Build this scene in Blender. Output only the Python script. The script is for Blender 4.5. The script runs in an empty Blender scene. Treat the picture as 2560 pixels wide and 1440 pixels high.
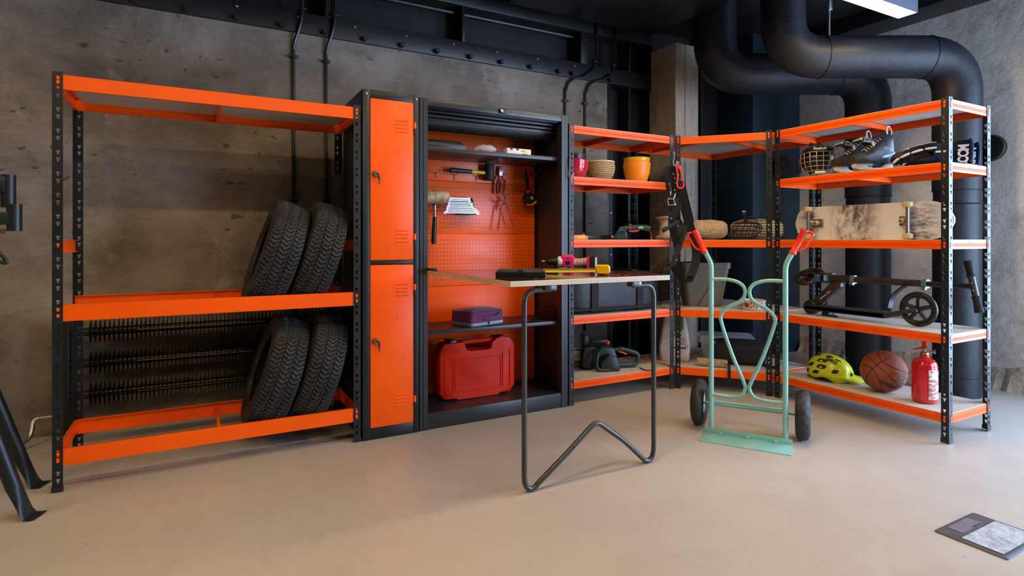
import bpy, bmesh, math, random
from mathutils import Vector, Matrix, Euler
random.seed(7)
PI = math.pi
SC = bpy.context.scene
COL = SC.collection

# ---------------------------------------------------------------- camera
F, CX, HY, EYE, YAW = 1430.0, 1280.0, 600.0, 1.06, math.radians(28.64)
cam_d = bpy.data.cameras.new('camera'); cam = bpy.data.objects.new('camera', cam_d); COL.objects.link(cam)
cam.location = (0, 0, EYE); cam.rotation_euler = (PI/2, 0, -YAW)
cam_d.sensor_width = 36; cam_d.lens = 36*F/2560; cam_d.shift_y = -(720-HY)/2560; cam_d.clip_start = .05
SC.camera = cam
# ---------------------------------------------------------------- world, daylight, exposure
W = bpy.data.worlds.new('world'); SC.world = W; W.use_nodes = True
bg = W.node_tree.nodes['Background']; bg.inputs[0].default_value = (.55, .72, 1, 1); bg.inputs[1].default_value = .5
def area(name, loc, rot, sx, sy, power, col):
    l = bpy.data.lights.new(name, 'AREA'); l.shape = 'RECTANGLE'; l.size = sx; l.size_y = sy; l.energy = power; l.color = col
    o = bpy.data.objects.new(name, l); COL.objects.link(o); o.location = loc; o.rotation_euler = rot
    return o
# daylight in two unseen doorways; the front one added to brighten the right wall
area('doorway_daylight_right', (5.3, .15, 1.25), (0, PI/2, 0), 2.3, 1.8, 225, (.50, .68, 1))
area('added_daylight_front', (4.2, -1.3, 1.25), (PI/2, 0, 0), 1.4, 2.3, 120, (.52, .69, 1))
LAMP = 54.0            # strength of the warm ceiling tubes
WARM = (1.0, .71, .41, 1)
SC.view_settings.view_transform = 'Standard'; SC.view_settings.look = 'None'
SC.view_settings.gamma = 1; SC.view_settings.use_curve_mapping = False
SC.view_settings.exposure = 0.18

# ---------------------------------------------------------------- photo pixel -> place
CA, SA = math.cos(YAW), math.sin(YAW)
def ray(px, py):
    u = (px-CX)/F; v = (HY-py)/F
    return Vector((u*CA+SA, -u*SA+CA, v))
def onY(px, py, Y): r = ray(px, py); return r*(Y/r.y)+Vector((0, 0, EYE))
def onX(px, py, X): r = ray(px, py); return r*(X/r.x)+Vector((0, 0, EYE))
def onZ(px, py, Z): r = ray(px, py); return r*((Z-EYE)/r.z)+Vector((0, 0, EYE))
def facecam(x, y): return math.atan2(-x, y)      # turn so that local -Y looks at the camera

# ---------------------------------------------------------------- materials
def lin(c):
    return tuple((x/12.92 if x <= .04045 else ((x+.055)/1.055)**2.4) for x in c)
def hexc(h): return lin(tuple(int(h[i:i+2], 16)/255 for i in (0, 2, 4)))
MATS = {}
def mat(name, col, rough=.5, metal=0.0, var=.12, scale=6, bump=0.0, bscale=60, coat=0.0, col2=None, spec=.5, sheen=0.0):
    if name in MATS: return MATS[name]
    if isinstance(col, str): col = hexc(col)
    if isinstance(col2, str): col2 = hexc(col2)
    m = bpy.data.materials.new(name); m.use_nodes = True; nt = m.node_tree; p = nt.nodes['Principled BSDF']
    p.inputs['Roughness'].default_value = rough; p.inputs['Metallic'].default_value = metal
    p.inputs['Coat Weight'].default_value = coat; p.inputs['Specular IOR Level'].default_value = spec
    p.inputs['Sheen Weight'].default_value = sheen
    tc = nt.nodes.new('ShaderNodeTexCoord'); nz = nt.nodes.new('ShaderNodeTexNoise'); nz.inputs['Scale'].default_value = scale
    nz.inputs['Detail'].default_value = 6; nt.links.new(tc.outputs['Object'], nz.inputs['Vector'])
    rp = nt.nodes.new('ShaderNodeValToRGB'); nt.links.new(nz.outputs['Fac'], rp.inputs['Fac'])
    a = tuple(max(0, c*(1-var)) for c in col); b = col2 or tuple(min(1, c*(1+var)) for c in col)
    rp.color_ramp.elements[0].position = .35; rp.color_ramp.elements[1].position = .65
    rp.color_ramp.elements[0].color = (*a, 1); rp.color_ramp.elements[1].color = (*b, 1)
    nt.links.new(rp.outputs['Color'], p.inputs['Base Color'])
    if bump:
        n2 = nt.nodes.new('ShaderNodeTexNoise'); n2.inputs['Scale'].default_value = bscale; n2.inputs['Detail'].default_value = 3
        nt.links.new(tc.outputs['Object'], n2.inputs['Vector'])
        bm = nt.nodes.new('ShaderNodeBump'); bm.inputs['Strength'].default_value = bump; bm.inputs['Distance'].default_value = .01
        nt.links.new(n2.outputs['Fac'], bm.inputs['Height']); nt.links.new(bm.outputs['Normal'], p.inputs['Normal'])
    MATS[name] = m
    return m
def N(nt, t, **kw):
    n = nt.nodes.new(t)
    for k, v in kw.items():
        if k in n.inputs: n.inputs[k].default_value = v
        else: setattr(n, k, v)
    return n
def ramp(nt, src, stops):
    r = nt.nodes.new('ShaderNodeValToRGB'); nt.links.new(src, r.inputs['Fac'])
    e = r.color_ramp.elements
    while len(e) < len(stops): e.new(.5)
    for i, (p, c) in enumerate(stops):
        e[i].position = p; e[i].color = (*c, 1) if not isinstance(c, float) else (c, c, c, 1)
    return r.outputs['Color']
def mix(nt, a, b, f, mode='MIX'):
    m = nt.nodes.new('ShaderNodeMix'); m.data_type = 'RGBA'; m.blend_type = mode
    if isinstance(f, float): m.inputs[0].default_value = f
    else: nt.links.new(f, m.inputs[0])
    for s, i in ((a, 6), (b, 7)):
        if isinstance(s, tuple): m.inputs[i].default_value = (*s, 1)
        else: nt.links.new(s, m.inputs[i])
    return m.outputs[2]
def newmat(name):
    m = bpy.data.materials.new(name); m.use_nodes = True; MATS[name] = m
    nt = m.node_tree; p = nt.nodes['Principled BSDF']; tc = nt.nodes.new('ShaderNodeTexCoord')
    return m, nt, p, tc.outputs['Object']
def bumpnode(nt, p, h, strength, dist=.01, prev=None):
    b = nt.nodes.new('ShaderNodeBump'); b.inputs['Strength'].default_value = strength; b.inputs['Distance'].default_value = dist
    nt.links.new(h, b.inputs['Height'])
    if prev: nt.links.new(prev, b.inputs['Normal'])
    nt.links.new(b.outputs['Normal'], p.inputs['Normal']); return b.outputs['Normal']
def noise(nt, co, scale, detail=6, rough=.55, stretch=None, off=0):
    mp = nt.nodes.new('ShaderNodeMapping'); nt.links.new(co, mp.inputs['Vector'])
    if stretch: mp.inputs['Scale'].default_value = stretch
    mp.inputs['Location'].default_value = (off, off*.7, off*.3)
    n = nt.nodes.new('ShaderNodeTexNoise'); n.inputs['Scale'].default_value = scale; n.inputs['Detail'].default_value = detail
    n.inputs['Roughness'].default_value = rough; nt.links.new(mp.outputs['Vector'], n.inputs['Vector'])
    return n.outputs['Fac']
def concrete(name, c_dark, c_mid, c_light, pits=True, streak=.3, stretch=(.12, .12, 1), rough_bump=.7):
    m, nt, p, co = newmat(name)
    sx = nt.nodes.new('ShaderNodeSeparateXYZ'); nt.links.new(co, sx.inputs[0])
    ad = nt.nodes.new('ShaderNodeMath'); nt.links.new(sx.outputs[0], ad.inputs[0]); nt.links.new(sx.outputs[1], ad.inputs[1])
    cb = nt.nodes.new('ShaderNodeCombineXYZ'); nt.links.new(ad.outputs[0], cb.inputs[0]); nt.links.new(sx.outputs[2], cb.inputs[1])
    flat = cb.outputs[0]                       # along the wall, up the wall
    big = noise(nt, co, 1.0, 9, .62)
    col = ramp(nt, big, [(.34, c_dark), (.5, c_mid), (.66, c_light)])
    # damp stains and pale worn patches
    col = mix(nt, col, ramp(nt, noise(nt, co, 3.2, 8, .68, (1, 1, 1.6), 3), [(.34, (.50, .48, .45)), (.50, (1, 1, 1))]), .6, 'MULTIPLY')
    col = mix(nt, col, c_light, ramp(nt, noise(nt, co, 2.6, 12, .78, (1, 1, .7), 9), [(.55, 0.0), (.64, .55)]))
    scr = noise(nt, co, 70, 3, .5, stretch, 4)  # fine trowel lines
    col = mix(nt, col, ramp(nt, scr, [(.35, (.66, .64, .61)), (.6, (1, 1, 1))]), streak, 'MULTIPLY')
    msk = None
    if pits:
        for sc, r0, r1, off in ((4.2, .045, .075, 0), (9.0, .05, .09, 5)):
            mp = nt.nodes.new('ShaderNodeMapping'); mp.inputs['Scale'].default_value = (.7, 1.25, 1); mp.inputs['Location'].default_value = (off, off*.6, 0); nt.links.new(flat, mp.inputs['Vector'])
            n3 = nt.nodes.new('ShaderNodeTexNoise'); n3.inputs['Scale'].default_value = 16; nt.links.new(flat, n3.inputs['Vector'])
            dn = nt.nodes.new('ShaderNodeMix'); dn.data_type = 'VECTOR'; dn.inputs[0].default_value = .06
            nt.links.new(mp.outputs['Vector'], dn.inputs[4]); nt.links.new(n3.outputs['Color'], dn.inputs[5])
            v = nt.nodes.new('ShaderNodeTexVoronoi'); v.voronoi_dimensions = '2D'; v.inputs['Scale'].default_value = sc; nt.links.new(dn.outputs[1], v.inputs['Vector'])
            spot = ramp(nt, v.outputs['Distance'], [(r0, 1.0), (r1, 0.0)])
            gate = ramp(nt, noise(nt, co, 2.3, 3, .5, None, 20+off), [(.56, 0.0), (.60, .75)])
            k = mix(nt, (0, 0, 0), spot, gate)
            msk = k if msk is None else mix(nt, msk, k, 1.0, 'ADD')
        col = mix(nt, col, tuple(c*.45 for c in c_dark), msk)
        for rot, off in ((.6, 2), (-.9, 31)):   # pale scratches
            mp = nt.nodes.new('ShaderNodeMapping'); mp.inputs['Rotation'].default_value = (0, 0, rot); mp.inputs['Scale'].default_value = (.55, 26, 1); mp.inputs['Location'].default_value = (off, 0, 0); nt.links.new(flat, mp.inputs['Vector'])
            n4 = nt.nodes.new('ShaderNodeTexNoise'); n4.inputs['Scale'].default_value = 1.6; n4.inputs['Detail'].default_value = 1; nt.links.new(mp.outputs['Vector'], n4.inputs['Vector'])
            col = mix(nt, col, tuple(min(1, c*1.15) for c in c_light), ramp(nt, n4.outputs['Fac'], [(.765, 0.0), (.785, .6)]))
    nt.links.new(col, p.inputs['Base Color']); p.inputs['Roughness'].default_value = .75
    b = bumpnode(nt, p, scr, .3, .006)
    b = bumpnode(nt, p, noise(nt, co, 9, 8, .7), rough_bump, .03, b)
    if msk is not None:
        inv = nt.nodes.new('ShaderNodeInvert'); nt.links.new(msk, inv.inputs['Color'])
        bumpnode(nt, p, inv.outputs['Color'], .6, .012, b)
    return m
M_WALL = concrete('rough_concrete_wall', (.13, .108, .083), (.25, .212, .168), (.41, .37, .32))
M_WALLR = concrete('rough_plaster_wall', (.44, .41, .36), (.64, .62, .56), (.72, .71, .66), pits=False, streak=.08, rough_bump=.4)
M_PILLAR = concrete('cast_concrete_pillar', (.30, .245, .19), (.50, .42, .33), (.62, .54, .45), pits=False, streak=.8, stretch=(1, 1, .05))
def floor_mat():
    m, nt, p, co = newmat('painted_screed_floor')
    col = ramp(nt, noise(nt, co, .9, 6, .55), [(.3, (.40, .37, .32)), (.7, (.48, .445, .39))])
    col = mix(nt, col, ramp(nt, noise(nt, co, 14, 8, .7, (1, .35, 1), 5), [(.28, (.86, .84, .80)), (.5, (1, 1, 1))]), .6, 'MULTIPLY')
    col = mix(nt, col, (.14, .10, .07), ramp(nt, noise(nt, co, 46, 2, .5, None, 2), [(.765, 0.0), (.79, .8)]))
    nt.links.new(col, p.inputs['Base Color'])
    rg = ramp(nt, noise(nt, co, 6, 6, .6), [(.3, .30), (.7, .48)]); nt.links.new(rg, p.inputs['Roughness'])
    bumpnode(nt, p, noise(nt, co, 7, 6, .6), .12, .01)
    return m
M_FLOOR = floor_mat()
ORANGE = mat('orange_powder_coat', (.95, .105, .0), .38, var=.03, spec=.3, bump=.02, bscale=300)
BLACK = mat('black_powder_coat', (.009, .013, .015), .40, spec=.4, var=.2, bump=.03, bscale=250)
BLACKM = mat('matt_black_steel', (.014, .014, .014), .42, var=.35, scale=3, bump=.1, bscale=40)
GREYB = mat('graphite_cabinet_paint', (.020, .024, .027), .34, var=.1, bump=.02, bscale=300)
BOARD = mat('pressed_fibre_board', (.52, .47, .40), .55, var=.06, scale=20)
STEEL = mat('bright_steel', (.42, .42, .43), .34, 1.0, var=.08, scale=30)
CHROME = mat('polished_chrome', (.36, .36, .37), .32, 1.0, var=.04)
RUBBER = mat('tyre_rubber', (.018, .0175, .016), .62, var=.3, scale=10, bump=.12, bscale=180)
BLKPL = mat('black_plastic', (.012, .012, .013), .4, var=.2, bump=.03, bscale=200)
CABLE = mat('black_cable', (.008, .008, .009), .35)
DUCT = mat('black_foam_lagging', (.009, .011, .016), .5, spec=.35, var=.3, scale=7, bump=.25, bscale=22)
BLUE = mat('dark_blue_steel_paint', (.010, .028, .042), .5, var=.2, scale=2)
MINT = mat('mint_green_paint', (.235, .52, .47), .3, var=.04, coat=.3)
REDH = mat('red_grip_plastic', (.88, .035, .012), .38, var=.05)
RED = mat('red_case_plastic', (.62, .020, .002), .5, spec=.25, var=.06, bump=.04, bscale=250)
WHITE = mat('white_plastic', (.72, .71, .68), .45, var=.05)
INK = mat('black_ink', (.012, .012, .012), .6)
PLY = mat('plywood_edge', (.62, .49, .33), .6, var=.1, scale=4)

# ---------------------------------------------------------------- mesh building
class MB:
    def __init__(s): s.v = []; s.f = []
    def add(s, vs, fs):
        n = len(s.v); s.v += [Vector(v) for v in vs]; s.f += [tuple(i+n for i in f) for f in fs]; return s
    def bx(s, x0, x1, y0, y1, z0, z1, M=None):
        vs = [Vector((x, y, z)) for z in (z0, z1) for y in (y0, y1) for x in (x0, x1)]
        if M: vs = [M @ v for v in vs]
        return s.add(vs, [(0, 2, 3, 1), (4, 5, 7, 6), (0, 1, 5, 4), (2, 6, 7, 3), (0, 4, 6, 2), (1, 3, 7, 5)])
    def box(s, c, d, M=None):
        R = Matrix.Translation(Vector(c)) @ (M.to_4x4() if M else Matrix())
        return s.bx(-d[0]/2, d[0]/2, -d[1]/2, d[1]/2, -d[2]/2, d[2]/2, R)
    def prism(s, pts, d):
        n = len(pts); d = Vector(d); a = [Vector(p) for p in pts]
        return s.add(a+[p+d for p in a], [tuple(range(n))[::-1], tuple(range(n, 2*n))]+[(i, (i+1) % n, (i+1) % n+n, i+n) for i in range(n)])
    def loft(s, rings, cap=True, close=False):
        n = len(rings[0]); vs = [p for r in rings for p in r]; fs = []
        R = len(rings)
        for k in range(R if close else R-1):
            a = k*n; b = ((k+1) % R)*n
            fs += [(a+i, a+(i+1) % n, b+(i+1) % n, b+i) for i in range(n)]
        if cap and not close: fs += [tuple(range(n))[::-1], tuple(range((R-1)*n, R*n))]
        return s.add(vs, fs)
    def tube(s, pts, r, n=12, closed=False, cap=True, flat=None):
        pts = [Vector(p) for p in pts]; m = len(pts); rs = r if isinstance(r, (list, tuple)) else [r]*m
        T = []
        for i in range(m):
            if closed: t = pts[(i+1) % m]-pts[i-1]
            else: t = pts[min(i+1, m-1)]-pts[max(i-1, 0)]
            T.append(t.normalized())
        up = Vector((0, 0, 1)) if abs(T[0].z) < .9 else Vector((1, 0, 0))
        nn = (up-T[0]*up.dot(T[0])).normalized(); rings = []
        for i in range(m):
            if i:
                nn = nn-T[i]*nn.dot(T[i])
                nn = nn.normalized() if nn.length > 1e-6 else T[i].orthogonal().normalized()
            b = T[i].cross(nn); fx, fy = flat if flat else (1, 1)
            rings.append([pts[i]+(nn*math.cos(a)*fx+b*math.sin(a)*fy)*rs[i] for a in [2*PI*k/n for k in range(n)]])
        return s.loft(rings, cap, closed)
    def cyl(s, p0, p1, r0, r1=None, n=20): return s.tube([p0, p1], [r0, r0 if r1 is None else r1], n)
    def lathe(s, prof, o=(0, 0, 0), ax=(0, 0, 1), n=32, cap=True):
        o = Vector(o); q = Vector((0, 0, 1)).rotation_difference(Vector(ax).normalized())
        return s.loft([[o+q @ Vector((r*math.cos(2*PI*k/n), r*math.sin(2*PI*k/n), z)) for k in range(n)] for r, z in prof], cap)
    def ell(s, c, r, n=24, m=14, fn=None, z0=-1.0, z1=1.0, M=None):
        c = Vector(c); rings = []
        for j in range(m+1):
            z = z0+(z1-z0)*j/m; a = math.asin(max(-1, min(1, z0+(z1-z0)*j/m)))
            a = math.asin(z0)+(math.asin(z1)-math.asin(z0))*j/m
            rr = max(math.cos(a), 1e-3); zz = math.sin(a); ring = []
            for k in range(n):
                p = Vector((math.cos(2*PI*k/n)*rr*r[0], math.sin(2*PI*k/n)*rr*r[1], zz*r[2]))
                if fn: p = fn(p)
                if M: p = M @ p
                ring.append(c+p)
            rings.append(ring)
        return s.loft(rings)
    def ribbon(s, pts, wv, th):
        """flat strap along pts; wv = width vector (or list); th = thickness"""
        pts = [Vector(p) for p in pts]; m = len(pts); rings = []
        for i in range(m):
            t = (pts[min(i+1, m-1)]-pts[max(i-1, 0)]).normalized(); w = Vector(wv[i] if isinstance(wv, list) else wv)
            nn = t.cross(w).normalized()*th/2
            rings.append([pts[i]-w/2-nn, pts[i]+w/2-nn, pts[i]+w/2+nn, pts[i]-w/2+nn])
        return s.loft(rings)
    def xf(s, M, start=0):
        for i in range(start, len(s.v)): s.v[i] = M @ s.v[i]
        return s
    def mesh(s, name, smooth=True, bev=0, seg=2, weld=False, angle=38):
        me = bpy.data.meshes.new(name); me.from_pydata([tuple(v) for v in s.v], [], s.f)
        bm = bmesh.new(); bm.from_mesh(me)
        if weld: bmesh.ops.remove_doubles(bm, verts=bm.verts, dist=1e-5)
        bmesh.ops.recalc_face_normals(bm, faces=bm.faces)
        if bev:
            es = [e for e in bm.edges if len(e.link_faces) == 2 and e.calc_face_angle(0) > .6]
            bmesh.ops.bevel(bm, geom=es, offset=bev, segments=seg, profile=.5, affect='EDGES', clamp_overlap=True)
        bm.to_mesh(me); bm.free()
        if smooth:
            for p in me.polygons: p.use_smooth = True
            me.set_sharp_from_angle(angle=math.radians(angle))
        return me
    def build(s, name, m, parent=None, world=True, **kw):
        if parent is not None and world:
            I = wmat(parent).inverted(); s.xf(I)
        me = s.mesh(name, **kw); me.materials.append(m)
        o = bpy.data.objects.new(name, me); COL.objects.link(o)
        if parent is not None: o.parent = parent
        return o
def wmat(o):
    M = Matrix.LocRotScale(Vector(o.location), Euler(o.rotation_euler), Vector(o.scale))
    return wmat(o.parent) @ M if o.parent else M
def tag(o, label, cat, group=None):
    o['label'] = label; o['category'] = cat
    if group: o['group'] = group
    return o
def thing(name, label, cat, loc=(0, 0, 0), rz=0, group=None):
    o = bpy.data.objects.new(name, None); COL.objects.link(o); o.empty_display_size = .1
    o.location = loc; o.rotation_euler = (0, 0, rz)
    return tag(o, label, cat, group)
def struct(name, mb, m, parent=None, **kw):
    o = mb.build(name, m, parent, **kw)
    if parent is None: o['kind'] = 'structure'
    return o
def dup(o, name, parent, loc=None, M=None):
    c = o.copy(); COL.objects.link(c); c.parent = parent
    if M is not None: c.location, q, c.scale = M.decompose(); c.rotation_euler = q.to_euler()
    elif loc is not None: c.location = loc
    return c
def duptree(root, loc, rot, label=None):
    r = root.copy(); COL.objects.link(r); r.location = loc; r.rotation_euler = rot
    if label: r['label'] = label
    for ch in [c for c in root.children]:
        c = ch.copy(); COL.objects.link(c); c.parent = r
        for g in ch.children: d = g.copy(); COL.objects.link(d); d.parent = c
    return r
def fillet(pts, r, n=6, closed=False):
    pts = [Vector(p) for p in pts]; out = []; m = len(pts)
    for i, p in enumerate(pts):
        if not closed and i in (0, m-1): out.append(p); continue
        a = pts[i-1]-p; b = pts[(i+1) % m]-p; rr = min(r, a.length*.48, b.length*.48)
        p0 = p+a.normalized()*rr; p1 = p+b.normalized()*rr
        for k in range(n+1):
            t = k/n; out.append(p0*(1-t)**2+p*2*t*(1-t)+p1*t*t)
    return out
def smoothc(pts, n=6, closed=False):
    """Catmull-Rom through pts"""
    P = [Vector(p) for p in pts]; m = len(P); out = []
    for i in range(m if closed else m-1):
        p1, p2 = P[i], P[(i+1) % m]
        p0 = P[i-1] if (i or closed) else p1*2-p2
        p3 = P[(i+2) % m] if (closed or i+2 < m) else p2*2-p1
        for k in range(n):
            t = k/n
            out.append(.5*((2*p1)+(p2-p0)*t+(2*p0-5*p1+4*p2-p3)*t*t+(3*p1-p0-3*p2+p3)*t**3))
    if not closed: out.append(P[-1])
    return out
def rrect(w, h, r, n=4):
    """rounded rectangle as 2-D points"""
    out = []
    for cx, cy, a0 in ((w/2-r, h/2-r, 0), (-w/2+r, h/2-r, 90), (-w/2+r, -h/2+r, 180), (w/2-r, -h/2+r, 270)):
        for k in range(n+1):
            a = math.radians(a0+90*k/n); out.append((cx+r*math.cos(a), cy+r*math.sin(a)))
    return out
def text(s, size, m, parent, M, name='lettering', ext=.0004, fn=None, bold=0.0, align='CENTER', shear=0.0):
    cu = bpy.data.curves.new('t', 'FONT'); cu.body = s; cu.size = size; cu.extrude = ext; cu.align_x = align; cu.align_y = 'CENTER'
    cu.offset = bold; cu.resolution_u = 3; cu.shear = shear
    o = bpy.data.objects.new('t', cu); COL.objects.link(o)
    dg = bpy.context.evaluated_depsgraph_get(); me = bpy.data.meshes.new_from_object(o.evaluated_get(dg))
    bpy.data.objects.remove(o); bpy.data.curves.remove(cu)
    for v in me.vertices: v.co = fn(v.co.copy()) if fn else M @ v.co
    me.name = name; me.materials.clear(); me.materials.append(m)
    t = bpy.data.objects.new(name, me); COL.objects.link(t); t.parent = parent
    return t
# text plane facing local -Y (x to the right, y up)
TXZ = Matrix.Rotation(PI/2, 4, 'X')
# ================================================================ the setting
CEIL = 2.93
struct('floor', MB().bx(-3.6, 6.2, -4.2, 4.2, -.1, 0), M_FLOOR, smooth=False)
struct('ceiling', MB().bx(-3.6, 5.2, -3.7, 4.2, CEIL, CEIL+.15), BLACKM, smooth=False)
struct('wall_back', MB().bx(-3.6, 3.07, 3.92, 4.12, 0, 2.40), M_WALL, smooth=False)
struct('wall_left', MB().bx(-3.7, -3.5, -3.7, 4.12, 0, CEIL), M_WALL, smooth=False)
mb = MB().bx(5.05, 5.2, 1.1, 4.2, 0, CEIL).bx(5.05, 5.2, -1.15, -.8, 0, CEIL).bx(5.05, 5.2, -.8, 1.1, 2.45, CEIL)
struct('wall_right', mb, M_WALLR, smooth=False)
mb = MB().bx(-3.6, 2.8, -3.7, -3.5, 0, CEIL).bx(2.7, 2.85, -3.5, -1.0, 0, CEIL).bx(2.85, 3.45, -1.15, -1.0, 0, CEIL).bx(3.45, 4.95, -1.15, -1.0, 2.45, CEIL).bx(4.95, 5.05, -1.15, -1.0, 0, CEIL)  # jog with its doorway added so daylight reaches the right wall
struct('wall_front', mb, M_WALL, smooth=False)
# broken plaster foot of the right wall
random.seed(3)
rings = []
hh = .15
for i in range(60):
    y = 1.15+2.3*i/59; d = .06+.025*random.random(); hh = .7*hh+.3*(.12+.09*random.random()); h = hh
    rings.append([(5.06, y, 0), (5.05-d-.03, y, 0), (5.05-d*.8, y, h*.35), (5.05-d*.3, y, h*.7), (5.06, y, h)])
struct('trim_1', MB().loft(rings), M_PILLAR, smooth=False)
# steel frame above the concrete: flanges, stiffeners, back plate
fr = bpy.data.objects.new('trim_2', None); COL.objects.link(fr); fr['kind'] = 'structure'
MB().bx(-3.5, 3.55, 4.06, 4.12, 2.40, CEIL).build('back_plate', BLACKM, fr, smooth=False)
MB().bx(-3.5, 3.55, 3.90, 4.06, 2.40, 2.535).build('lower_flange', BLACKM, fr, bev=.004)
MB().bx(-3.5, 3.55, 3.90, 4.06, 2.80, CEIL).build('upper_flange', BLACKM, fr, bev=.004)
for x, w in ((-1.45, .05), (-.35, .05), (.756, .055), (1.72, .022), (2.82, .07), (3.31, .02)):
    MB().bx(x-w/2, x+w/2, 3.902, 4.06, 2.52, 2.81).build('stiffener', BLACKM, fr, bev=.003)
MB().tube([(-3.4, 4.0, 2.775), (2.78, 4.0, 2.775)], .016, 8).build('conduit', BLACKM, fr)
b0 = None
for i in range(20):
    x = -1.9+.262*i-(.125 if i == 18 else 0)
    if b0 is None:
        b0 = MB().lathe([(.011, 0), (.019, .004), (.019, .03), (.014, .036)], (0, 0, 0), (0, -1, 0), 8).build('bolt', BLACKM, fr, world=False); b0.location = (x, 3.9, 2.425)
    else: dup(b0, 'bolt', fr, (x, 3.9, 2.425))
s0 = None
for i in range(14):
    x = -1.6+.36*i; z = 2.50
    if s0 is None:
        s0 = MB().lathe([(.009, 0), (.009, .004), (.005, .007)], (0, 0, 0), (0, -1, 0), 8).build('screw', STEEL, fr, world=False); s0.location = (x, 3.9, z)
    else: dup(s0, 'screw', fr, (x, 3.9, z))
# steel column between the concrete and the pillar, and the plates right of the pillar
cl = bpy.data.objects.new('trim_3', None); COL.objects.link(cl); cl['kind'] = 'structure'
MB().bx(3.07, 3.9, 4.05, 4.12, 0, 2.42).build('back_plate', BLACKM, cl, smooth=False)
MB().bx(3.07, 3.12, 3.93, 4.06, 0, 2.40).build('flange', BLACKM, cl, bev=.003)
MB().bx(3.30, 3.32, 3.91, 4.05, 0, 2.40).build('web_rib', BLACKM, cl, bev=.003)
MB().bx(3.55, 3.60, 3.93, 4.05, 0, 2.40).build('flange', BLACKM, cl, bev=.003)
for x, z in ((3.2, 1.9), (3.2, 1.3), (3.43, 1.95), (3.43, .95), (3.2, .93)):
    MB().lathe([(.016, 0), (.016, .012), (.009, .02)], (x, 4.05, z), (0, -1, 0), 8).build('bolt', STEEL, cl)
struct('trim_4', MB().bx(3.55, 3.83, 3.90, 4.1, 2.42, CEIL).bx(3.83, 5.05, 3.90, 4.1, 0, CEIL), BLACKM, smooth=False)
struct('trim_5', MB().bx(4.04, 4.07, 3.78, 3.9, 0, CEIL), BLACKM, smooth=False)
bc = MB().bx(4.385, 5.05, 3.49, 3.9, 0, CEIL).build('trim_6', BLUE, None, bev=.004); bc['kind'] = 'structure'
for x, z in ((4.50, .80), (4.62, .80), (4.50, 1.30), (4.62, 1.92), (4.50, .35)):
    MB().lathe([(.012, 0), (.012, .01), (.007, .014)], (x, 3.49, z), (0, -1, 0), 8).build('bolt', BLACKM, bc)
# cast concrete pillar with a sharp groove down its front
pil = MB()
poly = [(3.55, 3.92), (3.55, 3.60), (3.635, 3.60), (3.645, 3.612), (3.66, 3.612), (3.668, 3.60), (3.815, 3.60), (3.83, 3.615), (3.83, 3.92)]
pil.prism([(x, y, 0) for x, y in poly], (0, 0, 2.74)).build('trim_7', M_PILLAR, smooth=False)['kind'] = 'structure'
# black boxed soffit hanging under the ceiling
MB().bx(1.98, 3.36, .9, 3.68, 2.79, CEIL).build('trim_8', BLACKM, bev=.004)['kind'] = 'structure'
MB().bx(4.75, 5.05, 1.1, 3.5, 2.80, CEIL).build('trim_9', BLACKM, bev=.004)['kind'] = 'structure'

# ---------------------------------------------------------------- ceiling lamps
def emis(name, col, s):
    m, nt, p, co = newmat(name); p.inputs['Base Color'].default_value = (.8, .8, .8, 1)
    p.inputs['Emission Color'].default_value = col; p.inputs['Emission Strength'].default_value = s
    return m
M_TUBE = emis('lamp_diffuser_glow', WARM, LAMP)
LBODY = mat('lamp_body_paint', (.10, .11, .15), .4)
def lamp(label, x0, x1, y, z, axis='x'):
    t = thing('linear_ceiling_lamp', label, 'lamp', ((x0+x1)/2, y, z), 0, 'linear ceiling lamps')
    L = x1-x0
    prof = [(-.055, .004), (-.05, .004), (-.05, 0), (.05, 0), (.05, .004), (.055, .004), (.055, .07), (-.055, .07)]
    pf = [(-.056, -.004), (-.052, -.004), (-.052, .006), (.052, .006), (.052, -.004), (.056, -.004), (.056, .075), (-.056, .075)]
    MB().prism([(-L/2, a, b) for a, b in pf], (L, 0, 0)).build('housing', LBODY, t, world=False, smooth=False)
    for s in (-1, 1): MB().box((s*L/2, 0, .0355), (.006, .113, .079)).build('end_cap', LBODY, t, world=False)
    MB().bx(-L/2+.004, L/2-.004, -.051, .051, -.002, .004).build('diffuser', M_TUBE, t, world=False, smooth=False)
    for s in (-1, 1): MB().cyl((s*L*.38, 0, .0755), (s*L*.38, 0, (2.79 if 1.98 < (x0+x1)/2+s*L*.38 < 3.36 else CEIL)-z-.0003), .002, n=6).build('suspension_wire', STEEL, t, world=False)
    return t
lamp('white glowing linear lamp hanging beside the black ducts', 2.30, 3.84, 1.93, 2.45)
lamp('white glowing linear lamp hanging in front of the tyre rack', -1.0, .9, 1.25, 2.60)
lamp('white glowing linear lamp hanging in front of the tool cabinet', 1.2, 1.95, 1.9, 2.72)
lamp('white glowing linear lamp hanging over the open floor', .6, 2.0, -.9, 2.60)
lamp('white glowing linear lamp hanging by the left wall', -3.0, -1.5, 2.2, 2.60)

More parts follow.
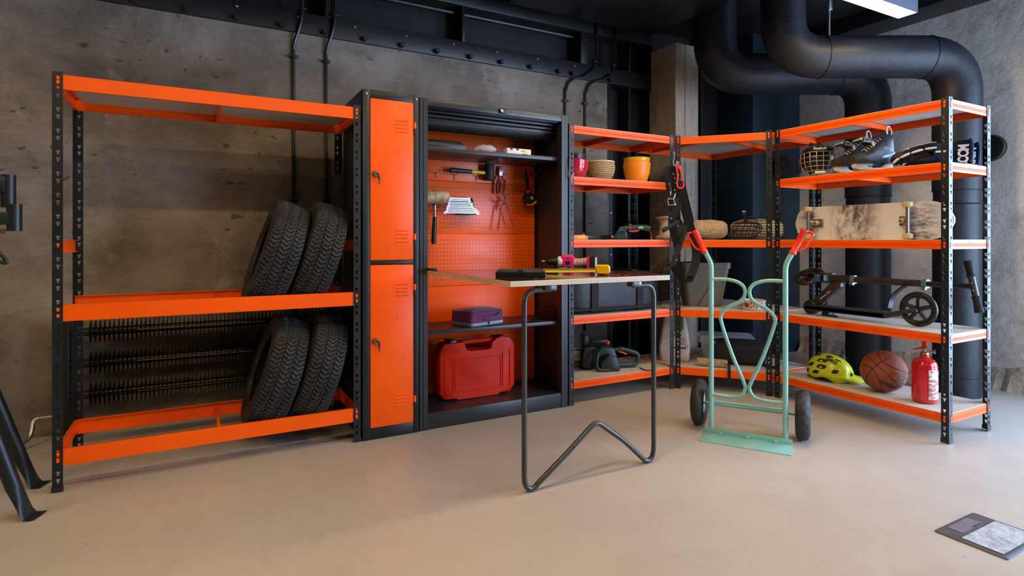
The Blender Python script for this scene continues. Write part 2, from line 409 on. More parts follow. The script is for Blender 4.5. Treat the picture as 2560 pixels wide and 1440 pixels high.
# ---------------------------------------------------------------- ducts
def duct(label, base, rlow, rise, run, r, seams):
    t = thing('lagged_duct_pipe', label, 'duct pipe', (base[0], base[1], 0))
    bx_, by_ = base; d = Vector((-CA, SA, 0)); zt = rise
    MB().lathe([(rlow, 0), (rlow, .13), (rlow+.004, .135), (rlow+.004, 1.30), (rlow-.004, 1.305), (rlow, 1.31), (rlow, 1.45)], (bx_, by_, 0), n=36).build('lower_sleeve', DUCT, t)
    e = Vector((bx_, by_, zt))+d*run
    path = fillet([(bx_, by_, 1.40), (bx_, by_, zt), tuple(e), (e.x, e.y, CEIL-.0005)], .26, 12)
    MB().tube(path, [r]*len(path), 36).build('lagging', DUCT, t)
    m = len(path)
    for i in seams:
        i = int(i*(m-1)); tt = (path[min(i+1, m-1)]-path[max(i-1, 0)]).normalized(); c = path[i]
        q = Vector((0, 0, 1)).rotation_difference(tt)
        MB().tube([c+q @ Vector((math.cos(a)*(r+.001), math.sin(a)*(r+.001), 0)) for a in [2*PI*k/36 for k in range(36)]], .0035, 6, True).build('seam_band', DUCT, t)
    return t
duct('black lagged duct standing beside the plaster wall, bending over the shelves', (4.58, 1.99), .135, 2.32, 1.20, .142, (.03, .48, .52, .96))
duct('black lagged duct standing by the blue column, lower of the two', (4.60, 2.60), .15, 2.36, 1.20, .158, (.03, .5, .96))
t = thing('threaded_rod_clamp', 'galvanised threaded rod and clamp above the black duct', 'pipe hanger', (3.807, 2.411, 2.4635))
MB().cyl((0, 0, 0), (0, 0, .464), .007, n=8).build('threaded_rod', STEEL, t, world=False)
MB().box((0, 0, .21), (.035, .03, .07)).build('clamp', STEEL, t, world=False, bev=.004)

# ---------------------------------------------------------------- cables down the back wall
def cable(label, pts, clips):
    t = thing('wall_cable', label, 'cable', pts[-1])
    MB().tube(smoothc(pts, 8), .0105, 8).build('cable', CABLE, t)
    for x, y, z in clips: MB().box((x, y, z), (.05, .03, .016)).build('clip', CABLE, t, bev=.003)
for x, l in ((.531, 'thin black cable clipped down the wall above the outer tyre'), (.735, 'thin black cable clipped down the wall beside the tyre rack post')):
    cable(l, [(x+.055, 3.88, 2.92), (x+.05, 3.88, 2.6), (x+.045, 3.88, 2.5), (x+.03, 3.885, 2.42), (x, 3.905, 2.3), (x, 3.91, 2.1), (x, 3.91, .5)],
          [(x+.05, 3.885, 2.55), (x, 3.905, 2.24), (x, 3.905, 1.32)])
for x, l in ((2.631, 'thin black cable clipped down the wall beside the tool cabinet top'), (2.832, 'thin black cable clipped down the wall nearest the steel column')):
    cable(l, [(x+.30, 3.885, 2.90), (x+.29, 3.885, 2.55), (x+.18, 3.885, 2.43), (x+.06, 3.89, 2.38), (x+.01, 3.905, 2.30), (x, 3.91, 2.1), (x, 3.91, .3)],
          [(x+.29, 3.885, 2.56), (x, 3.905, 2.2)])

for lab, c, r, ax in (('round black vent cap on the plaster wall behind the rack post', (5.05, 1.96, 1.72), .095, (-1, 0, 0)), ('round black vent cap on the blue column', (4.74, 3.49, 1.72), .11, (0, -1, 0))):
    t = thing('vent_cap', lab, 'vent', c)
    MB().lathe([(r*.8, 0), (r*.8, .05), (r, .05), (r, .075), (r*.92, .085), (.01, .088)], c, ax, 28).build('cap', BLKPL, t)
# ================================================================ racks
PW = .036
def post_mesh(H):
    mb = MB(); rows = []; z = 0.0; k = 0
    zs = []
    while .035+.09*k+.05 < H:
        zs += [.035+.09*k, .035+.09*k+.031]; k += 1
    for h in zs:
        if h > z: rows.append((z, h, 0))
        rows.append((h, h+.0105, .0036)); rows.append((h+.0105, h+.0175, .0070)); z = h+.0175
    rows.append((z, H, 0)); c = .0195
    for z0, z1, hw in rows:
        for a, b in (((0, PW),) if not hw else ((0, c-hw), (c+hw, PW))):
            mb.add([(a, 0, z0), (b, 0, z0), (b, 0, z1), (a, 0, z1)], [(0, 1, 2, 3)])
            mb.add([(0, a, z0), (0, b, z0), (0, b, z1), (0, a, z1)], [(3, 2, 1, 0)])
    me = bpy.data.meshes.new('post'); me.from_pydata([tuple(v) for v in mb.v], [], mb.f)
    bm = bmesh.new(); bm.from_mesh(me); bmesh.ops.remove_doubles(bm, verts=bm.verts, dist=1e-5); bm.to_mesh(me); bm.free()
    me.materials.append(BLACK)
    return me
POSTS = {}
def post(t, x, y, H, ang, name='post'):
    if H not in POSTS: POSTS[H] = post_mesh(H)
    o = bpy.data.objects.new(name, POSTS[H]); COL.objects.link(o); o.parent = t
    I = wmat(t).inverted() @ (Matrix.Translation((x, y, .004)) @ Matrix.Rotation(ang, 4, 'Z'))
    o.location, q, _ = I.decompose(); o.rotation_euler = q.to_euler()
    s = o.modifiers.new('thickness', 'SOLIDIFY'); s.thickness = .0018; s.offset = 0
    MB().prism([(-.003, -.003, 0), (PW+.002, -.003, 0), (PW+.002, .004, 0), (.004, .004, 0), (.004, PW+.002, 0), (-.003, PW+.002, 0)], (0, 0, .022)).build('foot', BLKPL, o, world=False)
    return o
RIB = lambda h: [(0, 0), (0, -.019), (-.0035, -.0212), (0, -.0234), (0, -.0275), (-.0035, -.0297), (0, -.0319), (0, -h), (-.006, -h), (-.006, -.012), (-.022, -.012), (-.022, -.009), (-.006, -.009), (-.006, 0)]
FLAT = lambda h: [(0, -.002), (0, -h), (-.014, -h), (-.014, -h+.0025), (-.0025, -h+.0025), (-.0025, -.003), (-.016, -.003), (-.016, 0), (-.003, 0)]
def beam(t, p0, p1, zt, prof, riv=True, name='beam', rz=(-.016, -.034), mid=False):
    """p0 -> p1 with the outside on the right-hand side"""
    a = Vector((*p0, 0)); b = Vector((*p1, 0)); d = (b-a).normalized(); o = Vector((d.y, -d.x, 0))
    mb = MB().prism([a+o*u+Vector((0, 0, zt+w)) for u, w in prof], b-a)
    if riv:
        for e, s in ((a, 1), (b, -1)):
            for w in rz:
                c = e+d*s*.0165+o*.002+Vector((0, 0, zt+w)); R = Matrix((d, o, Vector((0, 0, 1)))).transposed()
                mb.box(c+Vector((0, 0, .004)), (.0125, .006, .006), R); mb.box(c-Vector((0, 0, .003)), (.0085, .006, .008), R)
    if mid:
        c = (a+b)/2+o*.0003+Vector((0, 0, zt)); R = Matrix((d, o, Vector((0, 0, 1)))).transposed()
        mb.box(c+Vector((0, 0, -.012)), (.004, .002, .008), R)
    return mb.build(name, ORANGE, t, smooth=False)
def rect_beams(t, x0, x1, y0, y1, zt, prof, mid=True):
    i = .0025
    beam(t, (x0+.003, y0+i), (x1-.003, y0+i), zt, prof, mid=mid)
    beam(t, (x1-i, y0+.003), (x1-i, y1-.003), zt, prof)
    beam(t, (x1-.003, y1-i), (x0+.003, y1-i), zt, prof, mid=mid)
    beam(t, (x0+i, y1-.003), (x0+i, y0+.003), zt, prof)
def four_posts(t, x0, x1, y0, y1, H):
    post(t, x0, y0, H, 0); post(t, x1, y0, H, PI/2); post(t, x1, y1, H, PI); post(t, x0, y1, H, -PI/2)
LV = [1.795, 1.467, 1.062, .568, .155]
def shelf_unit(label, x0, x1, y0, y1, levels, cross):
    t = thing('shelf_unit', label, 'shelf unit', ((x0+x1)/2, (y0+y1)/2, 0))
    four_posts(t, x0, x1, y0, y1, 1.80)
    for z in levels:
        rect_beams(t, x0, x1, y0, y1, z-.003, RIB(.047))
        e = .005
        P = [(x0+PW, y0+e), (x1-PW, y0+e), (x1-PW, y0+PW), (x1-e, y0+PW), (x1-e, y1-PW), (x1-PW, y1-PW), (x1-PW, y1-e), (x0+PW, y1-e), (x0+PW, y1-PW), (x0+e, y1-PW), (x0+e, y0+PW), (x0+PW, y0+PW)]
        MB().prism([(x, y, z-.009) for x, y in P], (0, 0, .009)).build('shelf_board', BOARD, t, smooth=False)
        if cross == 'y':
            xm = (x0+x1)/2; beam(t, (xm, y0+.01), (xm, y1-.01), z-.012, FLAT(.032), False, 'cross_bar')
        else:
            ym = (y0+y1)/2; beam(t, (x0+.01, ym), (x1-.01, ym), z-.012, FLAT(.032), False, 'cross_bar')
    return t
MX0, MX1, MY0, MY1 = 2.067, 2.965, 3.025, 3.475
RX0, RX1, RY0, RY1 = 3.405, 3.855, 1.515, 2.535
shelf_unit('orange and black five-shelf rack holding flower pots and a chainsaw', MX0, MX1, MY0, MY1, LV, 'y')
shelf_unit('orange and black five-shelf rack holding a skateboard, scooter and basketball', RX0, RX1, RY0, RY1, LV, 'x')
# corner unit with a slanting front
t = thing('corner_shelf_unit', 'orange and black corner shelf unit with slanting front and four shelves', 'shelf unit', (3.4, 3.05, 0))
A, B, C_, D_, E_ = (2.985, 3.030), (3.402, 2.556), (3.855, 2.556), (3.855, 3.475), (2.985, 3.475)
fd = (Vector((*B, 0))-Vector((*A, 0))).normalized(); fa = math.atan2(fd.y, fd.x)
post(t, A[0], A[1], 1.80, fa); post(t, B[0], B[1], 1.80, fa+PI/2); post(t, C_[0], C_[1], 1.80, PI/2)
post(t, D_[0], D_[1], 1.80, PI); post(t, E_[0], E_[1], 1.80, -PI/2)
for z in (LV[0], LV[2], LV[3], LV[4]):
    pr = FLAT(.05)
    for p, q in ((A, B), (B, C_), (C_, D_), (D_, E_), (E_, A)):
        dd = (Vector((*q, 0))-Vector((*p, 0))).normalized(); nn = Vector((-dd.y, dd.x, 0))*.0025
        p2 = Vector((*p, 0))+dd*.003+nn; q2 = Vector((*q, 0))-dd*.003+nn
        beam(t, (p2.x, p2.y), (q2.x, q2.y), z-.003, pr, mid=True)
    MB().prism([(2.995, 3.045, z-.009), (3.405, 2.578, z-.009), (3.848, 2.578, z-.009), (3.848, 3.468, z-.009), (2.995, 3.468, z-.009)], (0, 0, .009)).build('shelf_board', BOARD, t, smooth=False)
    beam(t, (3.16, 2.87), (3.16, 3.46), z-.012, FLAT(.032), False, 'cross_bar')
    beam(t, (3.24, 2.80), (3.84, 2.92), z-.012, FLAT(.032), False, 'cross_bar')

# tyre rack
TX0, TX1, TY0, TY1 = -.541, .742, 3.02, 3.50
t = thing('tyre_rack', 'wide orange and black rack holding four tyres on open beams', 'rack', ((TX0+TX1)/2, 3.26, 0))
four_posts(t, TX0, TX1, TY0, TY1, 1.763)
rect_beams(t, TX0, TX1, TY0, TY1, 1.757, FLAT(.062))
MB().bx(TX0+.04, TX1-.04, TY0+.012, TY1-.012, 1.735, 1.747).build('shelf_board', BOARD, t, smooth=False)
for zt in (.787, .178):
    i = .0025
    beam(t, (TX0+.003, TY0+i), (TX1-.003, TY0+i), zt, FLAT(.07), rz=(-.02, -.046), mid=True)
    beam(t, (TX1-.003, TY1-i), (TX0+.003, TY1-i), zt, FLAT(.07), rz=(-.02, -.046))
for zt in (.178, 1.06):
    beam(t, (TX1-i, TY0+.003), (TX1-i, TY1-.003), zt, FLAT(.058)); beam(t, (TX0+i, TY1-.003), (TX0+i, TY0+.003), zt, FLAT(.058))
for zt, h in ((1.745, .05), (.775, .03), (.166, .03)): beam(t, (.09, TY0+.01), (.09, TY1-.01), zt, FLAT(h), False, 'cross_bar')

# ---------------------------------------------------------------- tyres
def tyre_mesh(R=.29, Wd=.175, rim=.18):
    NA, NT = 760, 40; side = [(-.40, rim), (-.49, rim+.012), (-.515, rim+.045), (-.50, R-.032), (-.475, R-.016)]
    prof = [(x*Wd, r, 0) for x, r in side]
    for k in range(NT+1):
        s = -1+2*k/NT; x = s*Wd*.455; prof.append((x, R-.010*abs(s)**3.2, 1))
    prof += [(-x*Wd, r, 0) for x, r in side[::-1]]
    prof += [(.36*Wd, rim+.006, 0), (.42*Wd, rim+.05, 0), (.40*Wd, R-.035, 0), (0, R-.028, 0), (-.40*Wd, R-.035, 0), (-.42*Wd, rim+.05, 0), (-.36*Wd, rim+.006, 0)]
    tri = lambda q: abs((q % 1)*2-1)
    rings = []; P = .0236
    M = round(2*PI*R/P)
    for a in range(NA):
        th = 2*PI*a/NA; ring = []
        for x, r, tr in prof:
            if tr:
                u = th*M/(2*PI); s = x/(Wd*.455)
                ph = u+.75*tri(s*1.45+.5)+.35*s
                g = (ph % 1) < .20 or ((ph*2+.3) % 1) < .11 and abs(s) > .1
                c = abs(abs(s+.03*(tri(u*1.0)-.5)*2)-.36) < .028
                r = r-(.0075 if g else (.0065 if c else 0))
            ring.append(Vector((x, r*math.cos(th), r*math.sin(th))))
        rings.append(ring)
    return MB().loft(rings, False, True).mesh('tyre', True, angle=30)
TM = tyre_mesh(); TM.materials.append(RUBBER)
lean = math.radians(18)
for x, zc, lab in ((.352, .979, 'black tyre leaning on the upper tyre beams, farther from the locker'), (.548, .979, 'black tyre leaning on the upper tyre beams against the post'),
                   (.352, .370, 'black tyre leaning on the lower tyre beams, farther from the locker'), (.548, .370, 'black tyre leaning on the lower tyre beams against the post')):
    o = bpy.data.objects.new('tyre', TM); COL.objects.link(o); o.location = (x, 3.26, zc)
    o.rotation_euler = Euler((random.random()*6, lean, 0), 'XYZ'); tag(o, lab, 'tyre', 'tyres on the rack')

# ---------------------------------------------------------------- finned radiator
t = thing('finned_radiator', 'black finned-tube radiator with three rows behind the tyre rack', 'radiator', (.1, 3.8, .1))
fin = None; M_FIN = mat('black_fin_steel', (.010, .010, .010), .38)
for z in (.565, .395, .228):
    MB().cyl((-.63, 3.80, z), (.98, 3.80, z), .022, n=16).build('tube', M_FIN, t)
    for k in range(70):
        x = -.515+.0208*k
        if fin is None:
            pr = [(.020, -.003), (.060, -.0010), (.064, 0), (.060, .0010), (.020, .003)]
            fin = MB().lathe(pr, (0, 0, 0), (1, 0, 0), 14).build('fin', M_FIN, t, world=False); fin.location = (x-.1, 0, z-.1)
        else: dup(fin, 'fin', t, (x-.1, 0, z-.1))
    MB().tube([(-.3, 3.731, z+.006), (.35, 3.731, z+.006)], .0022, 6).build('seam_wire', STEEL, t)
MB().bx(-.665, -.60, 3.755, 3.845, .08, .63).build('header', M_FIN, t, bev=.008)
MB().bx(.97, 1.03, 3.755, 3.845, .08, .63).build('header', M_FIN, t, bev=.008)
MB().tube(fillet([(-.66, 3.80, .13), (-.76, 3.80, .13), (-.76, 3.76, .05), (-.80, 3.70, .02)], .03, 5), .012, 10).tube([(-.80, 3.70, .02), (-.83, 3.66, .016)], .016, 8).build('valve_pipe', STEEL, t)
for x in (-.62, 1.0): MB().bx(x-.02, x+.02, 3.77, 3.84, .0, .09).build('foot', M_FIN, t)

# ================================================================ locker
LX0, LX1, LY0, LY1, LH = .752, 1.062, 3.02, 3.48, 1.857
t = thing('locker', 'tall narrow black locker with two orange doors', 'locker', ((LX0+LX1)/2, 3.25, 0))
mb = MB().bx(LX0, LX0+.012, LY0, LY1, 0, LH).bx(LX1-.012, LX1, LY0, LY1, 0, LH).bx(LX0+.012, LX1-.012, LY1-.01, LY1, 0, LH)
mb.bx(LX0+.012, LX1-.012, LY0, LY1-.01, LH-.012, LH).bx(LX0+.012, LX1-.012, LY0+.01, LY1-.01, .04, .05)
mb.build('body', BLACK, t, bev=.003)
mb = MB().bx(LX0, LX0+.040, LY0-.004, LY0+.02, 0, LH).bx(LX1-.032, LX1, LY0-.004, LY0+.02, 0, LH)
mb.bx(LX0+.040, LX1-.032, LY0-.004, LY0+.02, LH-.044, LH).bx(LX0+.040, LX1-.032, LY0-.004, LY0+.02, .927, .951).bx(LX0+.040, LX1-.032, LY0-.004, LY0+.02, 0, .062)
mb.build('front_frame', BLACK, t, bev=.003)
for x in (LX0+.02, LX1-.016): MB().lathe([(.006, 0), (.006, .003), (.003, .005)], (x, LY0-.004, LH-.022), (0, -1, 0), 10).build('rivet', STEEL, t)
DX0, DX1 = LX0+.041, LX1-.033
for z0, z1 in ((.952, 1.812), (.063, .926)):
    d = MB().bx(DX0, DX1, LY0-.008, LY0+.012, z0, z1).build('door', ORANGE, t, bev=.003)
    for zc in (z1-.135, z0+.13):
        for k in range(4): MB().tube([(DX1-.098, LY0-.008, zc+.030-.020*k), (DX1-.032, LY0-.008, zc+.030-.020*k)], .0045, 8).build('louvre', ORANGE, d)
    xm = (DX0+DX1)/2; zc = z1-.275
    MB().bx(xm-.036, xm+.030, LY0-.0095, LY0-.007, zc-.0150, zc-.0125).bx(xm-.036, xm-.0345, LY0-.0095, LY0-.007, zc-.015, zc+.014).bx(xm+.0285, xm+.030, LY0-.0095, LY0-.007, zc-.015, zc+.014).build('card_holder', ORANGE, d, smooth=False)
    zl = z1-.402
    lk = MB().lathe([(.017, 0), (.017, .006), (.013, .012), (.010, .016)], (DX0+.024, LY0-.008, zl), (0, -1, 0), 20).build('lock', CHROME, d)
    k = MB().bx(DX0+.020, DX0+.040, LY0-.030, LY0-.026, zl-.004, zl+.004)
    k.tube([(DX0+.040, LY0-.028, zl-.006), (DX0+.041, LY0-.028, zl-.030)], .006, 8); k.bx(DX0+.0385, DX0+.0435, LY0-.029, LY0-.027, zl-.055, zl-.03)
    k.build('key', BLKPL, lk)
    for zh in (z1-.14, z0+.11):
        MB().cyl((DX1+.008, LY0-.008, zh), (DX1+.008, LY0-.008, zh+.032), .0075, n=12).build('hinge', ORANGE, d)
        MB().cyl((DX1+.008, LY0-.008, zh-.030), (DX1+.008, LY0-.008, zh-.001), .0065, n=12).build('hinge_pin', BLACK, d)

# ================================================================ tool cabinet
KX0, KX1, KY0, KY1, KH = 1.070, 2.055, 3.030, 3.430, 1.850
t = thing('tool_cabinet', 'wide graphite metal cabinet with orange pegboard and fold-out table', 'cabinet', ((KX0+KX1)/2, 3.23, 0)); CAB = t
for x0, x1, nm in ((KX0, KX0+.012, 's'), (KX1-.012, KX1, 's')):
    MB().bx(x0, x1, KY0, KY1, 0, KH).build('side_panel', GREYB, t, bev=.002)
for s, x in ((1, KX0), (-1, KX1)):
    pf = [(0, 0), (.018, 0), (.018, .004), (.021, .004), (.021, -.002), (.046, -.002), (.046, .05), (.030, .05), (.030, .012), (0, .012)]
    MB().prism([(x+s*a, KY0-.006+b, 0) for a, b in pf], (0, 0, KH)).build('front_post', GREYB, t, smooth=False)
MB().bx(KX0+.012, KX1-.012, KY0, KY1-.01, KH-.012, KH).build('top_panel', GREYB, t)
MB().bx(KX0+.046, KX1-.046, KY0-.006, KY0+.012, KH-.042, KH-.002).bx(KX0+.046, KX1-.046, KY0+.012, KY0+.05, KH-.048, KH-.040).build('header_rail', GREYB, t, bev=.003)
MB().tube([(KX0+.03, KY0+.17, KH-.085), (KX1-.03, KY0+.17, KH-.085)], .06, 20).build('shutter_roll', BLACKM, t)
for k in range(3): MB().bx(KX0+.03, KX1-.03, KY0+.055+.012*k, KY0+.063+.012*k, KH-.062-.022*k, KH-.046-.022*k).build('shutter_slat', BLACKM, t, bev=.002)
MB().bx(KX0+.012, KX1-.012, KY0-.004, KY0+.012, 0, .092).build('plinth', GREYB, t, bev=.003)
MB().bx(KX0+.012, KX1-.012, KY0+.012, KY1-.03, .080, .092).build('floor_panel', GREYB, t)
MB().bx(KX0, KX1, KY1-.008, KY1, 0, KH).build('back_sheet', GREYB, t)
lt = MB().box(((KX0+KX1)/2+.03, KY0-.012, KH-.022), (.06, .012, .03)).build('latch', BLACK, t, bev=.004)
MB().lathe([(.010, 0), (.010, .005), (.006, .007)], ((KX0+KX1)/2+.012, KY0-.018, KH-.022), (0, -1, 0), 16).build('lock', CHROME, lt)
def pegmat():
    m, nt, p, co = newmat('orange_pegboard_paint')
    sx = nt.nodes.new('ShaderNodeSeparateXYZ'); nt.links.new(co, sx.inputs[0])
    def M2(op, a, b=None):
        n = nt.nodes.new('ShaderNodeMath'); n.operation = op
        for i, s in enumerate((a, b)):
            if s is None: continue
            if isinstance(s, (int, float)): n.inputs[i].default_value = s
            else: nt.links.new(s, n.inputs[i])
        return n.outputs[0]
    f = []
    for ax in (0, 2):
        q = M2('SUBTRACT', M2('FRACT', M2('ADD', M2('MULTIPLY', sx.outputs[ax], 40), 100.5)), .5); f.append(M2('MULTIPLY', q, q))
    d = M2('SQRT', M2('ADD', f[0], f[1]))
    hole = M2('LESS_THAN', d, .135)
    for ax, lim in ((2, .128), (0, .455)): hole = M2('MULTIPLY', hole, M2('LESS_THAN', M2('ABSOLUTE', sx.outputs[ax]), lim))
    nt.links.new(mix(nt, (.92, .115, .002), (.03, .022, .018), hole), p.inputs['Base Color']); p.inputs['Roughness'].default_value = .34
    return m
PEG = pegmat()
PBY = KY1-.03
for k in range(5):
    z1 = 1.77-.335*k; z0 = z1-.3335
    o = MB().bx(-.4695, .4695, -.004, .016, -.16675, .16675).build('pegboard_panel', PEG if k < 3 else ORANGE, t, world=False, bev=.0025)
    o.location = Vector(((KX0+KX1)/2, PBY, (z0+z1)/2))-Vector(t.location)
for z in (1.588, .545):
    MB().bx(KX0+.014, KX1-.014, KY0+.03, PBY-.004, z-.024, z).build('cabinet_shelf', GREYB, t, bev=.003)
# slots punched in the inner side
for k in range(14):
    for yy in (KY0+.08, PBY-.05): MB().bx(KX1-.0135, KX1-.0115, yy-.006, yy+.006, .25+.095*k, .262+.095*k).build('slot', INK, t, smooth=False)
# fold-out table
WX0, WX1, WY0, WY1, WZ = 1.112, 1.984, 2.05, 3.02, .892
M_TOP = mat('brown_film_faced_ply', (.035, .016, .012), .13, var=.2, scale=3, coat=.2)
tp = MB().bx(WX0, WX1, WY0, WY1, WZ-.0235, WZ-.001).build('table_top', PLY, t, smooth=False)
MB().bx(WX0+.0005, WX1-.0005, WY0+.0005, WY1, WZ-.001, WZ).build('top_film', M_TOP, tp, smooth=False)
for k in (1, 2, 3):
    z = WZ-.0235+.0055*k
    MB().bx(WX0-.0004, WX1+.0004, WY0-.0004, WY1-.01, z-.0006, z+.0006).build('ply_layer', mat('dark_ply_layer', (.40, .28, .17), .7), tp, smooth=False)
GTUBE = mat('graphite_leg_tube', (.035, .038, .040), .22, var=.1)
ly = 2.075
def LP(px, py): p = onY(px, py, ly); return (p.x, ly, p.z)
xl, xr = 1.192, 1.905; zt = WZ-.044
xa = 1.565
lower = [(xl, .11), (xl, .075), (xl+.003, .045), (xl+.014, .022), (xl+.034, .0122), (xl+.056, .018), (xl+.075, .034), (xa-.16, .129), (xa-.085, .184), (xa-.045, .2135), (xa-.02, .230), (xa, .236),
         (xa+.02, .230), (xa+.045, .2135), (xa+.085, .184), (xa+.16, .129), (xr-.075, .034), (xr-.056, .018), (xr-.034, .0122), (xr-.014, .022), (xr-.003, .045), (xr, .075), (xr, .11)]
def bend(x, s):
    return fillet([(x+s*.13, ly, zt), (x, ly, zt), (x, ly, zt-.13)], .06, 7)
path = bend(xl, 1)+smoothc([(x, ly, zz) for x, zz in lower], 3)+bend(xr, -1)[::-1]
MB().tube(path, .0115, 14).build('folding_leg', GTUBE, t)
for x in (xl+.12, xr-.12):
    MB().box((x, ly, WZ-.036), (.06, .04, .026)).build('leg_bracket', GTUBE, t, bev=.004)
for x, y in ((xl+.10, 2.15), (xl+.135, 2.135), (xr-.155, 2.15), (xr-.12, 2.135)):
    MB().lathe([(.009, 0), (.007, .0015), (.001, .002)], (x, y, WZ), n=14).build('screw_head', STEEL, tp)
for x in (WX0+.02, WX1-.02): MB().box((x, 3.0, WZ+.006), (.05, .05, .012)).build('table_hinge', BLKPL, t, bev=.003)
# ================================================================ tools in the cabinet
PF = PBY-.004           # front face of the pegboard
YEL = mat('yellow_plastic', (.85, .60, .01), .4, var=.05)
WOODH = mat('worn_rawhide', (.42, .31, .19), .75, var=.45, scale=22, bump=.3, bscale=70)
def hookat(px, py, L=.06):
    p = onY(px, py, PF); p.x = min(max(p.x, KX0+.03), KX1-.03)
    return p
HK = None
def peg_hook(px, py, w):
    global HK
    p = hookat(px, py)
    t = thing('peg_hook', 'small steel peg hook '+w, 'hook', p, 0, 'steel hooks on the pegboard')
    if HK is None:
        HK = MB().tube(fillet([(0, .0, -.028), (0, -.004, -.028), (0, -.004, 0), (0, -.055, .004), (0, -.062, .014)], .006, 3), .0026, 8).build('hook_wire', STEEL, t, world=False)
    else: dup(HK, 'hook_wire', t, (0, 0, 0))
    return p
for px, py, w in ((1136, 438, 'under the grip of the rubber mallet'), (1190, 441, 'under the yellow mallet handle'), (1308, 448, 'empty, above the tape reel'), (1241, 515, 'empty, left of the red pump pliers'), (1308, 523, 'empty, just below the tape reel'), (1090, 432, 'empty, above the tan mallet head'), (1255, 438, 'behind the combination pliers'), (1262, 490, 'behind the red pump pliers'), (1328, 441, 'carrying the tape reel lanyard')): peg_hook(px, py, w)
# yellow and black rubber mallet
y = PF-.045; a = onY(1124, 425, y); b = onY(1212, 432, y); hb = onY(1223, 431, y)
t = thing('rubber_mallet', 'black rubber mallet with yellow and black handle lying on pegboard hooks', 'mallet', (b.x, y, b.z))
d = (b-a); m_ = a+d*.62
MB().tube([a, a+d*.02, a+d*.1, m_-d*.06, m_], [.010, .0155, .016, .0135, .0125], 14).build('grip', BLKPL, t)
MB().tube([m_, b+d*.12], [.0115, .0115], 14).build('handle', YEL, t)
MB().lathe([(.030, -.054), (.034, -.05), (.034, .05), (.030, .054)], hb, (.05, 0, 1), 24).build('head', RUBBER, t)
# rawhide mallet hanging head up
y = PF-.06; c = onY(1087, 493, y)
t = thing('rawhide_mallet', 'large tan cylinder-headed mallet hanging head up with black grip', 'mallet', c)
MB().lathe([(.034, -.085), (.041, -.078), (.043, 0), (.041, .078), (.035, .085)], c, (1, 0, .02), 26).build('head', WOODH, t)
e1 = onY(1087, 542, y); e2 = onY(1084, 610, y)
MB().tube([c, e1], .0085, 12).build('shaft', STEEL, t)
MB().tube([e1, e1+(e2-e1)*.05, e1+(e2-e1)*.9, e2], [.012, .0135, .0165, .014], 14).build('grip', BLKPL, t)
MB().lathe([(.017, -.004), (.017, .004)], (c.x, c.y, c.z-.045), n=14).build('ferrule', BLKPL, t)
# combination pliers
y = PF-.03
def P(px, py, Y=None): return onY(px, py, Y or y)
t = thing('combination_pliers', 'combination pliers with bright jaws and red and black handles', 'pliers', P(1253, 440))
MB().prism([P(*q) for q in ((1250, 415), (1255, 415), (1259, 430), (1258, 439), (1248, 440), (1247, 430))], (0, .014, 0)).build('jaws', STEEL, t, bev=.002)
MB().prism([P(*q, y-.0005) for q in ((1252, 421), (1254, 421), (1254.4, 429), (1252, 429))], (0, .002, 0)).build('jaw_gap', INK, t)
for s, pts in ((0, ((1250, 441), (1246, 450), (1244, 463), (1243, 474), (1245, 483))), (1, ((1256, 441), (1259, 451), (1260, 462), (1258, 474), (1256, 483)))):
    q = smoothc([P(*k) for k in pts], 5)
    MB().tube(q, [.0085]*len(q), 10, flat=(1, .8)).build('handle', mat('red_tool_grip', (.55, .02, .012), .45), t)
    q2 = [v+Vector(((-.005 if s == 0 else .005), -.003, 0)) for v in q[4:]]
    MB().tube(q2, .0075, 10).build('grip_strip', BLKPL, t)
# water pump pliers
y = PF-.052
t = thing('water_pump_pliers', 'old red water-pump pliers hanging open below the combination pliers', 'pliers', P(1262, 500))
REDT = mat('worn_red_paint', (.36, .025, .018), .5, var=.3, scale=30)
q = smoothc([P(*k) for k in ((1256, 484), (1262, 489), (1266, 497), (1263, 505), (1256, 512), (1252, 525), (1248, 550), (1245, 576))], 5)
MB().tube(q, [.006+.003*math.sin(PI*min(1, i/18)) for i in range(len(q))], 10, flat=(1, .7)).build('fixed_handle', REDT, t)
q = smoothc([P(*k, y-.008) for k in ((1247, 492), (1251, 498), (1257, 502), (1263, 507), (1268, 516), (1274, 532), (1280, 553), (1285, 574))], 5)
MB().tube(q, [.0075 if i < 18 else .006 for i in range(len(q))], 10, flat=(1, .7)).build('moving_handle', REDT, t)
MB().cyl(P(1263, 499, y-.016), P(1263, 499, y+.006), .006, n=12).build('pivot', STEEL, t)
